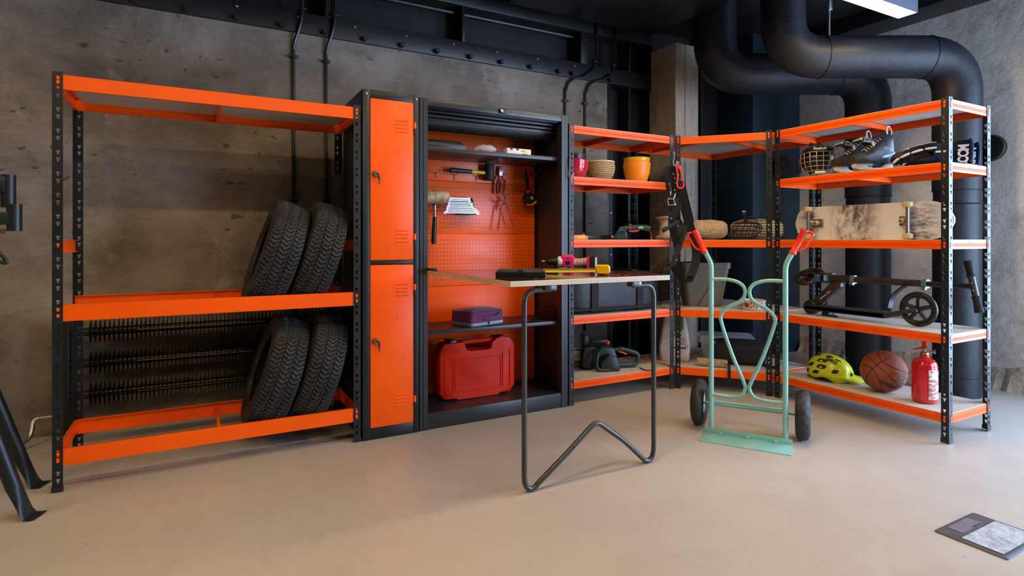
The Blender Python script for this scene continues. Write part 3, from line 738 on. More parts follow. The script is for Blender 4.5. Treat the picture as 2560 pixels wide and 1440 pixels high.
# spanner set on its holder
y = PF-.03; c = P(1153, 515)
t = thing('spanner_holder', 'black tray holding ten combination spanners on the pegboard', 'spanner set', c)
q0, q1 = P(1139, 494, PF), P(1178, 538, PF)
MB().prism([(q0.x, PF, q0.z), (q0.x, PF-.018, q0.z), (q0.x, PF-.084, q1.z+.006), (q0.x, PF-.084, q1.z), (q0.x, PF, q1.z)], (q1.x-q0.x, 0, 0)).build('tray', BLKPL, t, bev=.002)
rows = [(1127, 1172, 495.5), (1126, 1174, 498), (1123, 1174, 501.5), (1122, 1176, 506), (1122, 1180, 510), (1121, 1180, 514.5), (1119, 1183, 518.5), (1118, 1187, 523), (1117, 1191, 527.5), (1112, 1195, 532)]
for i, (x0, x1, yy) in enumerate(rows):
    yk = PF-.0335-.0078*i; a = onY(x0, yy-.5, yk); b = onY(x1, yy+.8, yk)
    k = thing('combination_spanner', ('shortest chrome spanner, topmost in the black tray' if i == 0 else 'longest chrome spanner, lowest in the black tray' if i == 9 else 'chrome spanner in the black tray, %s below the shortest' % ('', 'first', 'second', 'third', 'fourth', 'fifth', 'sixth', 'seventh', 'eighth')[i]), 'spanner', (a+b)/2, 0, 'spanners in the tray')
    w = .0045+.00025*i
    MB().ribbon([a, b], (0, 0, w*1.1), .005).build('shaft', CHROME, k)
    MB().lathe([(w*1.3, -.003), (w*1.5, 0), (w*1.3, .003)], a, (0, 1, 0), 12).build('ring_end', CHROME, k)
    MB().prism([b+Vector((dx*w, 0, dz*w)) for dx, dz in ((-1.6, -.7), (-.6, -1.6), (1.2, -1.5), (1.6, -.7), (.3, -.3), (.3, .5), (1.7, .9), (1.0, 1.7), (-.6, 1.5), (-1.6, .7))], (0, .005, 0)).build('open_end', CHROME, k)
# lanyard tape reel hanging on the right
c = onY(1322, 497, PF-.06); c.x = min(c.x, KX1-.07)
t = thing('tape_reel', 'round black and orange tape reel hanging by a black lanyard', 'tape measure', c)
MB().lathe([(.022, -.024), (.038, -.021), (.041, -.012), (.041, .012), (.038, .021), (.022, .024)], c, (.25, -1, .15), 26).build('case', BLKPL, t)
MB().lathe([(.017, 0), (.016, .0015)], c+Vector((.009, -.025, .004)), (.25, -1, .15), 4).build('sticker', mat('worn_cream_label', (.55, .47, .36), .7, var=.4, scale=60), t)
ORP = mat('orange_plastic', (.90, .16, .004), .4)
MB().tube(smoothc([c+Vector(v) for v in ((-.02, -.006, -.036), (.0, -.012, -.042), (.025, -.016, -.034), (.048, -.016, -.018))], 5), .007, 8).build('end_hook', ORP, t)
MB().tube([c+Vector((-.006, 0, .036)), c+Vector((-.004, 0, .054))], [.013, .006], 10).build('lanyard_eye', ORP, t)
MB().ribbon([c+Vector((-.004, 0, .05)), c+Vector((.004, .03, .13)), c+Vector((.008, .055, .20))], (.012, 0, 0), .003).build('lanyard', BLKPL, t)
MB().ribbon([c+Vector((.0, .004, .05)), c+Vector((.012, .034, .13)), c+Vector((.008, .056, .20))], (.010, 0, 0), .003).build('lanyard_loop', BLKPL, t)
# things on the top shelf
z = 1.588; x = 1.165
t = thing('flat_black_case', 'flat black plastic case on the cabinet top shelf', 'case', (1.24, 3.19, z))
MB().bx(1.118, 1.375, 3.08, 3.30, z, z+.03).build('base', BLKPL, t, bev=.006)
MB().prism([(1.122, 3.085, z+.03), (1.37, 3.085, z+.03), (1.35, 3.10, z+.052), (1.14, 3.10, z+.052)], (0, .20, 0)).build('lid', BLKPL, t, bev=.004)
p = onY(1232, 376, 3.15)
t = thing('clear_bag', 'crumpled clear plastic bag of orange parts on the top shelf', 'bag', (p.x-.045, 3.16, z))
CLEAR = None
def clearmat():
    m, nt, p_, co = newmat('clear_plastic'); p_.inputs['Base Color'].default_value = (.86, .89, .92, 1)
    p_.inputs['Roughness'].default_value = .18; p_.inputs['Transmission Weight'].default_value = .0; p_.inputs['Alpha'].default_value = .38
    bumpnode(nt, p_, noise(nt, co, 20, 3), .2)
    return m
CLEAR = clearmat()
random.seed(5)
MB().ell((p.x-.045, 3.16, z+.030), (.066, .045, .026), 20, 8, lambda v: v*(1+.12*math.sin(v.x*140+v.y*90))).build('film', CLEAR, t)
for k in range(5): MB().lathe([(.010, -.004), (.010, .004)], (p.x-.075+.014*k, 3.155+.008*(k % 2), z+.018), (.4, .3, 1), 10).build('part', ORP, t)
p = onY(1298, 375, 3.10)
t = thing('laser_level_box', 'white box with yellow warning label on the top shelf', 'box', (p.x, 3.13, z))
MB().bx(p.x-.085, p.x+.085, 3.10, 3.16, z, z+.040).build('carton', WHITE, t, bev=.002)
MB().bx(p.x+.014, p.x+.046, 3.0992, 3.1002, z+.018, z+.034).build('warning_label', YEL, t)
MB().bx(p.x+.018, p.x+.042, 3.0986, 3.0994, z+.022, z+.024).bx(p.x+.018, p.x+.038, 3.0986, 3.0994, z+.027, z+.029).build('label_lines', INK, t)
MB().prism([(p.x+.052, 3.0992, z+.018), (p.x+.070, 3.0992, z+.018), (p.x+.061, 3.0992, z+.034)], (0, .001, 0)).build('warning_triangle', YEL, t)
for dx in (-.055, -.012): MB().bx(p.x+dx-.009, p.x+dx+.009, 3.0985, 3.1002, z+.028, z+.0405).build('tab', BLKPL, t)
MB().bx(p.x+.022, p.x+.04, 3.0992, 3.1002, z+.004, z+.010).bx(p.x+.046, p.x+.056, 3.0992, 3.1002, z+.005, z+.011).build('print', INK, t)
# purple fabric case
z = .545; PURP = mat('purple_linen', (.17, .035, .12), .85, var=.25, scale=90, bump=.3, bscale=220, sheen=.3)
PURP2 = mat('purple_linen_top', (.10, .018, .085), .85, var=.25, scale=90, bump=.3, bscale=220, sheen=.3)
a = onZ(1177, 819, z); b = onZ(1268, 806, z); c = onZ(1126, 808, z)
ex = (b-a); ex.z = 0; exl = ex.length; ex.normalize(); ey = Vector((-ex.y, ex.x, 0))
t = thing('fabric_tool_bag', 'purple fabric zip case with carry handle on the lower cabinet shelf', 'bag', a+ex*exl/2+ey*.11, math.atan2(ex.y, ex.x))
L, Dp = .27, .20
def rr3(w, d, r, zz): return [Vector((x_, y_, zz)) for x_, y_ in rrect(w, d, r, 5)]
MB().loft([rr3(L-.006, Dp-.006, .02, 0), rr3(L, Dp, .022, .004), rr3(L, Dp, .022, .018)]).build('base_trim', mat('pale_grey_piping', (.42, .46, .48), .6), t, world=False)
MB().loft([rr3(L-.002, Dp-.002, .022, .018), rr3(L, Dp, .022, .03), rr3(L-.004, Dp-.004, .022, .078)]).build('side_wall', PURP, t, world=False)
MB().loft([rr3(L, Dp, .022, .078), rr3(L-.004, Dp-.004, .022, .084), rr3(L-.05, Dp-.05, .02, .092), rr3(L-.14, Dp-.12, .015, .096)]).build('lid', PURP2, t, world=False)
MB().ribbon(smoothc([(-.06, -Dp/2-.001, .055), (-.035, -Dp/2-.010, .045), (.02, -Dp/2-.018, .042), (.07, -Dp/2-.010, .050), (.095, -Dp/2-.001, .06)], 5), (0, -.004, .022), .006).build('handle', PURP, t, world=False)
for x_ in (-.062, .098): MB().bx(x_-.018, x_+.018, -Dp/2-.003, -Dp/2+.002, .035, .075).build('handle_patch', PURP, t, world=False)
MB().bx(-.004, .006, -Dp/2-.008, -Dp/2, .006, .018).build('zip_pull', BLKPL, t, world=False)
# red blow-moulded case
z = .092
t = thing('red_tool_case', 'red blow-moulded tool case standing in the cabinet bottom', 'tool case', (1.35, 3.24, z))
w, h, dd = .45, .355, .105
a = onY(1100, 1000, 3.18); b = onY(1287, 985, 3.18); xc = (a.x+b.x)/2; w = b.x-a.x
t.location = (xc, 3.235, z)
out = [(-w/2+.03, .012), (-w/2+.10, .012), (-w/2+.115, 0), (w/2-.115, 0), (w/2-.10, .012), (w/2-.03, .012), (w/2, .055), (w/2, h-.05), (w/2-.03, h), (w/2-.07, h+.008), (w/2-.14, h+.004), (w/2-.15, h), (-w/2+.15, h), (-w/2+.03, h-.008), (-w/2, h-.055), (-w/2, .05)]
hx0, hx1 = -.055, .065
def ringy(y, s=1.0): return [Vector((x_*s, y, (zz-.17)*s+.17)) for x_, zz in out]
case = MB()
# shell with a real hand hole: upper strip, two cheeks, lower body
def slab(poly, nm):
    mb = MB(); n = len(poly)
    cx_ = sum(p_[0] for p_ in poly)/n; cz_ = sum(p_[1] for p_ in poly)/n
    def R(y, k): return [Vector((cx_+(x_-cx_)*k, y, cz_+(zz-cz_)*k)) for x_, zz in poly]
    mb.loft([R(-dd/2, .975), R(-dd/2+.006, 1), R(dd/2-.006, 1), R(dd/2, .975)])
    return mb
zt_ = h-.075
body = [(-w/2+.03, .012), (-w/2+.10, .012), (-w/2+.115, 0), (w/2-.115, 0), (w/2-.10, .012), (w/2-.03, .012), (w/2, .055), (w/2, h-.05), (w/2-.03, h), (w/2-.07, h+.008), (hx1+.065, h+.004), (hx1+.035, h-.02), (hx1+.025, zt_+.02), (hx1, zt_+.012), (hx0, zt_+.012), (hx0-.025, zt_+.02), (hx0-.045, h-.004), (-w/2+.03, h-.008), (-w/2, h-.055), (-w/2, .05)]
mb = MB(); n = len(body); S1 = .98
def R(y, k): return [Vector((x_*k, y, (zz-.17)*k+.17)) for x_, zz in body]
mb.loft([R(-dd/2, .975), R(-dd/2+.007, 1), R(-.003, 1), R(-.002, .99), R(.002, .99), R(.003, 1), R(dd/2-.007, 1), R(dd/2, .975)])
mb.build('shell', RED, t, world=False, angle=50)
MB().tube(fillet([(hx0-.05, 0, h-.02), (hx0-.03, 0, h-.012), (hx1+.03, 0, h-.012), (hx1+.06, 0, h-.012)], .01, 3), .016, 12, flat=(1, 1.5)).build('carry_handle', RED, t, world=False)
for p0, p1 in (((-w/2+.035, .055), (-w/2+.035, h-.07)), ((w/2-.035, .055), (w/2-.035, h-.075)), ((-w/2+.085, .045), (-w/2+.085, h-.095)), ((w/2-.085, .05), (w/2-.085, h-.09))):
    MB().tube([(p0[0], -dd/2-.001, p0[1]), (p1[0], -dd/2-.001, p1[1])], .004, 8).build('rib', RED, t, world=False)
fr_ = [(-w/2+.10, .055), (w/2-.10, .055), (w/2-.10, h-.11), (-w/2+.10, h-.11)]
MB().tube(fillet([(x_, -dd/2-.001, zz) for x_, zz in fr_], .02, 4, True), .004, 8, True).build('panel_ridge', RED, t, world=False)
for x_ in (-w/2+.085, w/2-.09): MB().box((x_, -.004, h-.002), (.045, .09, .022)).build('latch', BLKPL, t, world=False, bev=.004)

# ================================================================ on the fold-out table
tz = WZ
a = onZ(1350, 690, tz)
PINK = mat('pink_drill_plastic', (.75, .012, .16), .35, var=.08)
BEIGE = mat('beige_grip_rubber', (.50, .38, .28), .6)
cx_, cy_ = 1.90, 2.80
t = thing('cordless_drill', 'pink and black cordless drill lying on the table', 'drill', (cx_, cy_, tz), facecam(cx_, cy_)); k = 1.0
zc = .043
MB().tube([(-.150, 0, zc), (-.128, 0, zc)], [.003, .004], 8).build('drill_bit', STEEL, t, world=False)
MB().lathe([(.008, -.13), (.012, -.125), (.020, -.105), (.0235, -.085), (.025, -.07), (.025, -.052)], (0, 0, zc), (1, 0, 0), 22).build('chuck', BLKPL, t, world=False)
MB().lathe([(.026, -.055), (.029, -.05), (.030, -.035), (.027, -.028)], (0, 0, zc), (1, 0, 0), 22).build('collar', WHITE, t, world=False)
bd = [(-.045, 0), (-.03, -.034), (.02, -.036), (.045, -.022), (.045, .022), (.03, .040), (-.01, .038), (-.035, .034)]
MB().prism([(x_, -.026, zc+zz) for x_, zz in bd], (0, .052, 0)).build('motor_body', PINK, t, world=False, bev=.010, seg=3)
MB().tube([(.035, 0, zc-.005), (.06, 0, zc-.006), (.10, 0, zc-.004), (.118, 0, zc-.002)], [.024, .022, .023, .027], 16).build('grip', BEIGE, t, world=False)
for q in (.06, .078, .096): MB().tube([(q, .0235*math.cos(a_), zc-.005+.0235*math.sin(a_)) for a_ in [2*PI*i/20 for i in range(20)]], .0012, 6, True).build('grip_ring', PINK, t, world=False)
MB().prism([(.112, -.036, .0), (.135, -.036, .0), (.135, -.036, .075), (.125, -.036, .078), (.112, -.036, .06)], (0, .072, 0)).build('battery_seat', PINK, t, world=False, bev=.006)
bt = MB().bx(.128, .182, -.042, .042, 0, .085).build('battery', mat('dark_navy_plastic', (.012, .014, .022), .35), t, world=False, bev=.006)
MB().bx(.160, .172, -.0428, -.0418, .012, .068).build('battery_label', WHITE, bt, world=False)
MB().bx(-.012, .018, -.0275, -.024, zc-.02, zc+.004).build('trigger_switch', BLKPL, t, world=False, bev=.003)
MB().bx(-.008, .014, -.0268, -.0258, zc+.016, zc+.020).build('name_mark', INK, t, world=False)
# tape measure with the blade drawn out
e0 = Vector((1.688, 2.235, 0)); e1 = Vector((1.345, 2.585, 0)); d = (e0-e1).normalized()
t = thing('tape_measure', 'yellow tape measure with its blade pulled out across the table', 'tape measure', (e0.x+d.x*.03, e0.y+d.y*.03, tz), facecam(1.71, 2.21))
MB().loft([[Vector((x_*k_, y_, .026+zz*k_)) for x_, zz in rrect(.070, .044, .014, 5)] for y_, k_ in ((-.033, .82), (-.028, .97), (-.022, 1), (.022, 1), (.028, .97), (.033, .82))]).build('case', mat('amber_plastic', (.90, .46, .004), .35), t, world=False)
MB().bx(-.022, .012, -.018, .010, .0, .006).build('belt_clip', STEEL, t, world=False, bev=.002)
def tapemat():
    m, nt, p_, co = newmat('printed_tape_blade'); w_ = nt.nodes.new('ShaderNodeTexWave'); w_.wave_type = 'BANDS'; w_.bands_direction = 'X'
    w_.inputs['Scale'].default_value = 32; nt.links.new(co, w_.inputs['Vector'])
    nt.links.new(mix(nt, (.85, .58, .01), (.05, .03, .0), ramp(nt, w_.outputs['Fac'], [(.90, 0.0), (.97, .6)])), p_.inputs['Base Color']); p_.inputs['Roughness'].default_value = .35
    return m
bl = MB(); n = 24
side = Vector((-d.y, d.x, 0)); rings = []
for i in range(n+1):
    c = e1+(e0-e1)*i/n; zz = tz+.010+.012*i/n
    rings.append([c+Vector((0, 0, zz-.0095)), c+side*.0035+Vector((0, 0, zz)), c+Vector((0, 0, zz+.0095)), c+side*.0042+Vector((0, 0, zz))])
bl.loft(rings).build('blade', tapemat(), t)
# bit and socket box
c = Vector((1.285, 2.27, tz))
t = thing('socket_box', 'small black socket and bit box lying open-lidded on the table', 'tool box', c, facecam(1.285, 2.27))
MB().loft([rr3(.222, .10, .006, 0), rr3(.226, .104, .006, .003), rr3(.226, .104, .006, .024)]).build('base', BLKPL, t, world=False)
MB().loft([rr3(.222, .10, .006, .024), rr3(.20, .085, .006, .036)]).build('lid', mat('smoky_clear_lid', (.03, .03, .032), .2), t, world=False)
for i in range(13):
    for j in range(2):
        MB().cyl((-.085+.0142*i, -.028+.04*j, .034), (-.085+.0142*i, -.008+.04*j, .036), .0042, n=8).build('socket', STEEL, t, world=False)
MB().box((0, -.052, .026), (.026, .010, .022)).build('latch', BLKPL, t, world=False, bev=.003)
# ================================================================ shelf with the pots
def pot(name, label, px, Y, z, r, h, m, prof=None):
    c = onY(px, 600, Y); t = thing(name, label, 'flower pot' if 'pot' in name else 'basket', (c.x, Y, z))
    return t
z = LV[1]
REDPOT = mat('glossy_red_ceramic', (.48, .008, .022), .12, var=.05, coat=.5)
t = pot('red_pot', 'glossy red ceramic pot with a dark pot stacked inside', 1434, 3.14, z, .095, .125, REDPOT)
MB().lathe([(.058, 0), (.075, .012), (.092, .05), (.097, .09), (.098, .118), (.094, .122), (.088, .118)], n=40).build('outer_pot', REDPOT, t, world=False)
MB().lathe([(.07, .05), (.080, .155), (.082, .160), (.074, .160), (.066, .07)], n=40).build('inner_pot', mat('dark_speckled_ceramic', (.02, .018, .02), .35, var=.8, scale=60), t, world=False)
t = pot('wicker_basket', 'round straw-coloured woven basket with cream rim', 1501, 3.17, z, .1, .13, None)
def wicker():
    m, nt, p_, co = newmat('woven_straw'); w1 = nt.nodes.new('ShaderNodeTexWave'); w1.wave_type = 'BANDS'; w1.bands_direction = 'Z'
    w1.inputs['Scale'].default_value = 24; w1.inputs['Distortion'].default_value = 3; w1.inputs['Detail'].default_value = 2; w1.inputs['Detail Scale'].default_value = 12; nt.links.new(co, w1.inputs['Vector'])
    nt.links.new(ramp(nt, w1.outputs['Fac'], [(.15, (.12, .07, .025)), (.6, (.50, .35, .17))]), p_.inputs['Base Color']); p_.inputs['Roughness'].default_value = .8
    return m
WICK = wicker(); mb = MB(); rings = []
prof = [(.052, 0), (.072, .012), (.090, .04), (.099, .075), (.098, .105), (.092, .125), (.086, .125), (.09, .10), (.08, .03)]
# woven wall: strands bulge alternately in and out of the stakes
NS = 44; rows_ = 40; rings = []
def pr_at(s):
    k = s*5; i = min(4, int(k)); f = k-i; a_, b_ = prof[i], prof[i+1]; return a_[0]+(b_[0]-a_[0])*f, a_[1]+(b_[1]-a_[1])*f
for j in range(rows_+1):
    r, zz = pr_at(j/rows_); rings.append([Vector(((r+.0022*math.cos(PI*k/2+PI*(j//2))*(1 if j % 2 else .2))*math.cos(2*PI*k/(NS*2)), (r+.0022*math.cos(PI*k/2+PI*(j//2))*(1 if j % 2 else .2))*math.sin(2*PI*k/(NS*2)), zz)) for k in range(NS*2)])
MB().loft(rings, True).build('woven_wall', WICK, t, world=False)
MB().tube([(.092*math.cos(a_), .092*math.sin(a_), .127) for a_ in [2*PI*k/48 for k in range(48)]], .006, 8, True).build('rim', mat('cream_rim', (.72, .58, .36), .6), t, world=False)
ORPOT = mat('orange_matt_ceramic', (.88, .25, .006), .4, var=.05)
t = pot('orange_pot', 'orange ceramic pot with a yellow glazed pot stacked inside', 1592, 3.15, z, .095, .14, ORPOT)
MB().lathe([(.058, 0), (.072, .012), (.088, .06), (.095, .11), (.0955, .140), (.092, .143), (.086, .138)], n=40).build('outer_pot', ORPOT, t, world=False)
MB().lathe([(.07, .06), (.086, .145), (.089, .150), (.0905, .160), (.0925, .168), (.094, .172), (.090, .175), (.078, .165), (.066, .09)], n=40).build('inner_pot', mat('glossy_yellow_ceramic', (.80, .42, .004), .1, coat=.6), t, world=False)

# ---------------------------------------------------------------- eye-level shelf of the same rack
z = LV[2]
c = onY(1446, 600, 3.13)
t = thing('orange_clamp', 'orange plastic clamp at the end of the eye-level shelf', 'clamp', (c.x, 3.14, z), -.15)
OR2 = mat('amber_orange_plastic', (.90, .30, .004), .4)
MB().prism([(-.075, -.02, 0), (.06, -.02, 0), (.064, -.02, .010), (.05, -.02, .034), (-.075, -.02, .028)], (0, .04, 0)).build('jaw', OR2, t, world=False, bev=.006)
MB().bx(.045, .068, -.022, .022, .0, .026).build('pad', OR2, t, world=False, bev=.005)
MB().tube([(.028, 0, .03), (.042, -.004, .048)], .008, 8).tube([(.035, 0, .04), (.052, 0, .038)], .006, 8).build('screw', BLKPL, t, world=False)
c = onY(1500, 600, 3.28)
t = thing('flat_black_sheath', 'flat black sheath lying between the orange clamp and the green shear', 'sheath', (c.x+.02, 3.35, z))
MB().prism([(-.16, -.01, 0), (.13, -.01, 0), (.13, -.01, .036), (-.16, -.01, .030)], (0, .018, 0)).build('sheath', BLKPL, t, world=False, bev=.003)
MB().bx(.128, .155, -.008, .006, .016, .03).build('hang_tab', OR2, t, world=False, bev=.002)
c = onY(1580, 600, 3.18)
GRN = mat('dark_green_tool_plastic', (.012, .075, .062), .42, var=.15)
DGRN = mat('deep_green_tool_plastic', (.006, .045, .028), .42, var=.15)
t = thing('grass_shear', 'dark green cordless grass shear with red trigger on the eye-level shelf', 'shear', (c.x, 3.18, z), facecam(c.x, 3.18))
MB().prism([(-.132, -.03, .008), (-.03, -.03, .008), (-.032, -.03, .045), (-.045, -.03, .072), (-.085, -.03, .085), (-.105, -.03, .060), (-.13, -.03, .022)], (0, .06, 0)).build('motor_head', GRN, t, world=False, bev=.010, seg=3)
MB().bx(-.135, -.025, -.035, .035, 0, .012).build('shoe', BLKPL, t, world=False, bev=.004)
q = smoothc([(-.09, 0, .072), (-.05, 0, .082), (.0, 0, .086), (.06, 0, .088), (.10, 0, .084), (.125, 0, .074)], 5)
MB().tube(q, [.018+.004*(i/len(q)) for i in range(len(q))], 14, flat=(1, .9)).build('handle', GRN, t, world=False)
MB().tube([(-.02, -.004, .062), (.005, -.006, .058), (.05, -.004, .066)], .006, 8).build('trigger', REDH, t, world=False)
MB().box((-.012, -.019, .085), (.010, .006, .016)).build('lock_button', REDH, t, world=False, bev=.002)
MB().box((-.012, 0, .108), (.022, .014, .006)).build('safety_slide', REDH, t, world=False, bev=.002)
MB().prism([(-.126, -.031, .03), (-.092, -.031, .084), (-.084, -.031, .084), (-.118, -.031, .026)], (0, .062, 0)).build('guard', BLKPL, t, world=False, bev=.003)
for k in range(7): MB().tube([(-.098+.006*k, -.031, .040), (-.080+.006*k, -.031, .066)], .0015, 5).build('vent_rib', BLKPL, t, world=False)
bdg = MB().loft([[Vector((.062+x_, y_, .086+zz)) for x_, zz in rrect(.036, .012, .0055, 4)] for y_ in (-.0235, -.0195)]).build('badge', WHITE, t, world=False)
for k in range(4): MB().lathe([(.0022, 0), (.0018, .0006)], (.050+.008*k, -.0236, .086), (0, -1, 0), 8).build('badge_mark', INK, bdg, world=False)
MB().tube(smoothc([(.125, 0, .07), (.132, .0, .04), (.135, -.01, .012)], 5), .0015, 6).ell((.135, -.012, .007), (.006, .006, .006), 10, 6).build('hanging_cord', REDH, t, world=False)

# rope spool behind the harness
t = thing('rope_spool', 'natural jute spool with wide flanges beside the corner post', 'spool', (3.095, 3.245, z))
JUTE = mat('jute_twine', (.46, .33, .18), .85, var=.3, scale=40, bump=.5, bscale=120)
MB().lathe([(.03, .0), (.072, .006), (.078, .016), (.068, .026), (.05, .034)], n=32).build('flange', JUTE, t, world=False)
MB().lathe([(.05, .034), (.044, .06), (.043, .12), (.05, .146)], n=32).build('core', mat('pale_jute_core', (.60, .45, .28), .8), t, world=False)
MB().lathe([(.05, .146), (.068, .152), (.078, .162), (.070, .174), (.03, .178)], n=32).build('flange', JUTE, t, world=False)

# big black bag on the shelf below
z = LV[3]; BAGF = mat('black_nylon', (.010, .012, .016), .5, var=.2, bump=.4, bscale=14)
t = thing('duffel_bag', 'large black fabric bag with vertical straps under the table height', 'bag', (2.50, 3.25, z))
rings = []
for s in range(17):
    u = -1+2*s/16; x_ = .40*u; k_ = (1-abs(u)**8*.25)
    ring = []
    for y_, zz in rrect(.36, .275, .05, 4):
        ww = 1+.02*math.sin(x_*31+zz*20)+.012*math.sin(x_*77)
        ring.append(Vector((x_, y_*k_*ww, .138+zz*k_*(1+.012*math.sin(x_*23)) if zz > -.1 else max(.002, .138+zz*k_))))
    rings.append(ring)
MB().loft(rings).build('bag_body', BAGF, t, world=False, angle=70)
WEB = mat('black_webbing', (.006, .006, .007), .8, bump=.3, bscale=200)
for x_ in (-.20, .19):
    MB().ribbon([(x_, -.1, .003), (x_, -.186, .02), (x_, -.188, .14), (x_, -.186, .24), (x_, -.12, .284), (x_, .12, .284)], (.055, 0, 0), .004).build('strap', WEB, t, world=False)
MB().ribbon([(-.39, -.186, .035), (0, -.189, .028), (.39, -.186, .035)], (0, 0, .012), .006).build('piping', WEB, t, world=False)

# ---------------------------------------------------------------- chainsaw
z = LV[4]
cxw, cyw = 2.50, 3.20
t = thing('chainsaw', 'dark green electric chainsaw with black guard on the bottom shelf', 'chainsaw', (cxw, cyw, z), facecam(cxw, cyw)*.55)
def SX(px): return (px-1540)*4.06/1430
def SZ(py): return (927-py)*4.06/1430
bar = [(-.36, .075), (-.355, .06), (-.16, .055), (-.16, .125), (-.34, .125), (-.357, .112)]
br = MB().prism([(x_, .03, zz) for x_, zz in bar], (0, .006, 0)).build('guide_bar', mat('worn_bar_steel', (.36, .34, .31), .45, .7, var=.3, scale=20), t, world=False)
pth = fillet([(-.15, .033, .05), (-.35, .033, .05), (-.368, .033, .09), (-.35, .033, .131), (-.15, .033, .131)], .03, 4)
MB().tube(pth, .006, 6).build('chain', BLKPL, br, world=False)
for i in range(9): MB().box((-.16-.022*i, .033, .139), (.010, .006, .008)).build('cutter', STEEL, br, world=False)
for i in range(6): MB().prism([(-.165, .02, .06+.012*i), (-.182, .02, .064+.012*i), (-.165, .02, .069+.012*i)], (0, .012, 0)).build('spike', STEEL, t, world=False)
MB().prism([(-.165, -.03, .0), (-.10, -.03, .0), (-.06, -.03, .05), (-.06, -.03, .15), (-.09, -.03, .165), (-.155, -.03, .16), (-.17, -.03, .10)], (0, .10, 0)).build('gear_housing', BLKPL, t, world=False, bev=.012, seg=3)
MB().prism([(-.10, -.04, .03), (.07, -.04, .03), (.085, -.04, .08), (.06, -.04, .155), (.0, -.04, .162), (-.09, -.04, .15)], (0, .12, 0)).build('body', DGRN, t, world=False, bev=.015, seg=3)
MB().prism([(-.055, -.10, .005), (.075, -.10, .0), (.085, -.10, .012), (.06, -.10, .095), (.01, -.10, .118), (-.055, -.10, .06)], (0, .06, 0)).build('sprocket_cover', BLKPL, t, world=False, bev=.006)
for k in range(5): MB().tube([(-.035+.018*k, -.101, .075-.012*k), (.02+.013*k, -.101, .03-.006*k)], .003, 6).build('cover_rib', GTUBE, t, world=False)
MB().tube(fillet([(-.03, -.03, .155), (-.075, -.09, .13), (-.09, -.10, .05), (-.07, -.10, .012), (.0, -.10, .012)], .04, 6), .0115, 12).build('front_handle', BLKPL, t, world=False)
MB().prism([(-.145, .02, .16), (-.125, .02, .16), (-.11, .02, .195), (-.12, .02, .235), (-.145, .02, .23)], (0, .09, 0)).build('hand_guard', BLKPL, t, world=False, bev=.004)
MB().bx(-.09, .035, .02, .07, .17, .20).build('motor_cover', BLKPL, t, world=False, bev=.008)
MB().lathe([(.016, 0), (.018, .004), (.018, .022), (.014, .026)], (.03, .03, .165), n=10).build('oil_cap', REDH, t, world=False)
q = fillet([(.06, 0, .13), (.12, 0, .14), (.20, 0, .115), (.245, 0, .10), (.245, 0, .04), (.21, 0, .022), (.07, 0, .025)], .03, 6)
MB().tube(q, .016, 12, flat=(1, 1)).build('rear_handle', DGRN, t, world=False)
MB().tube([(.10, -.006, .118), (.13, -.008, .112), (.16, -.006, .098)], .006, 8).build('trigger', REDH, t, world=False)
MB().lathe([(.007, 0), (.005, .004)], (.125, -.016, .142), (0, -1, .2), 10).build('button', REDH, t, world=False)
MB().tube(smoothc([(.25, 0, .09), (.29, -.02, .088), (.325, -.05, .07), (.335, -.09, .03), (.30, -.12, .008), (.26, -.11, .006), (.235, -.06, .012)], 6), .004, 8).build('power_cord', CABLE, t, world=False)
t.location.y = 3.22
# plank resting behind the chainsaw
t = thing('wood_block', 'short pale timber block behind the chainsaw', 'timber', (2.47, 3.40, z), .25)
MB().bx(-.12, .05, -.03, .03, 0, .12).build('block', PLY, t, world=False, bev=.003)

# ---------------------------------------------------------------- S hooks and the dog harness
def shook(label, top, h, yaw=0):
    t = thing('s_hook', label, 'hook', top, yaw, 'steel S hooks')
    MB().tube(smoothc([(.006, .012, -.02), (.004, .012, -.004), (0, .004, .004), (-.004, -.006, -.004), (-.004, -.010, -.02), (-.010, -.010, -h*.55), (-.016, -.010, -h+.02), (-.008, -.012, -h), (.006, -.016, -h+.004), (.014, -.018, -h+.03)], 5), .0028, 8).build('wire', STEEL, t, world=False)
p = onY(1423, 394, 3.018); shook('bright S hook hung on the post beside the red pot', (p.x+.004, 3.016, p.z), .13)
p = onY(1680, 378, 3.015); shook('bright S hook carrying the black leather harness', (2.955, 3.014, p.z), .10)
p = onY(1690, 403, 3.015); shook('bright S hook carrying the red rope loop', (2.992, 3.008, p.z), .06)
hy = 2.955
def HP(px, py, dy=0.0): return onY(px, py, hy+dy)
LEA = mat('black_leather', (.007, .006, .006), .6, spec=.25, var=.3, scale=30, bump=.15, bscale=120)
CRM = mat('cream_webbing', (.60, .52, .38), .7)
t = thing('dog_harness', 'black leather dog harness with buckles and cream edging hanging by a corner post', 'harness', HP(1685, 420))
hr = ray(1690, 560); wx = Vector((hr.y, -hr.x, 0)).normalized()
def strap(pts, w, nm, m=LEA, th=.005, dy=0.0):
    return MB().ribbon(smoothc([HP(*p_, dy) for p_ in pts], 5), wx*w, th).build(nm, m, t)
strap([(1677, 418), (1683, 430), (1687, 455), (1690, 480), (1686, 510), (1681, 545), (1682, 570), (1690, 600), (1694, 615)], .055, 'chest_strap')
strap([(1677, 418), (1669, 428), (1667, 450), (1670, 475), (1676, 520)], .022, 'side_strap', dy=-.006)
strap([(1700, 465), (1707, 500), (1717, 540), (1728, 575), (1738, 610), (1741, 640), (1735, 670), (1727, 690)], .060, 'back_strap', dy=-.032)
strap([(1727, 690), (1722, 704), (1712, 703), (1697, 690), (1686, 672), (1678, 664), (1668, 672), (1664, 690)], .050, 'girth_strap', dy=-.01)
strap([(1720, 545), (1708, 580), (1700, 610), (1690, 640), (1682, 662)], .040, 'cross_strap', dy=-.012)
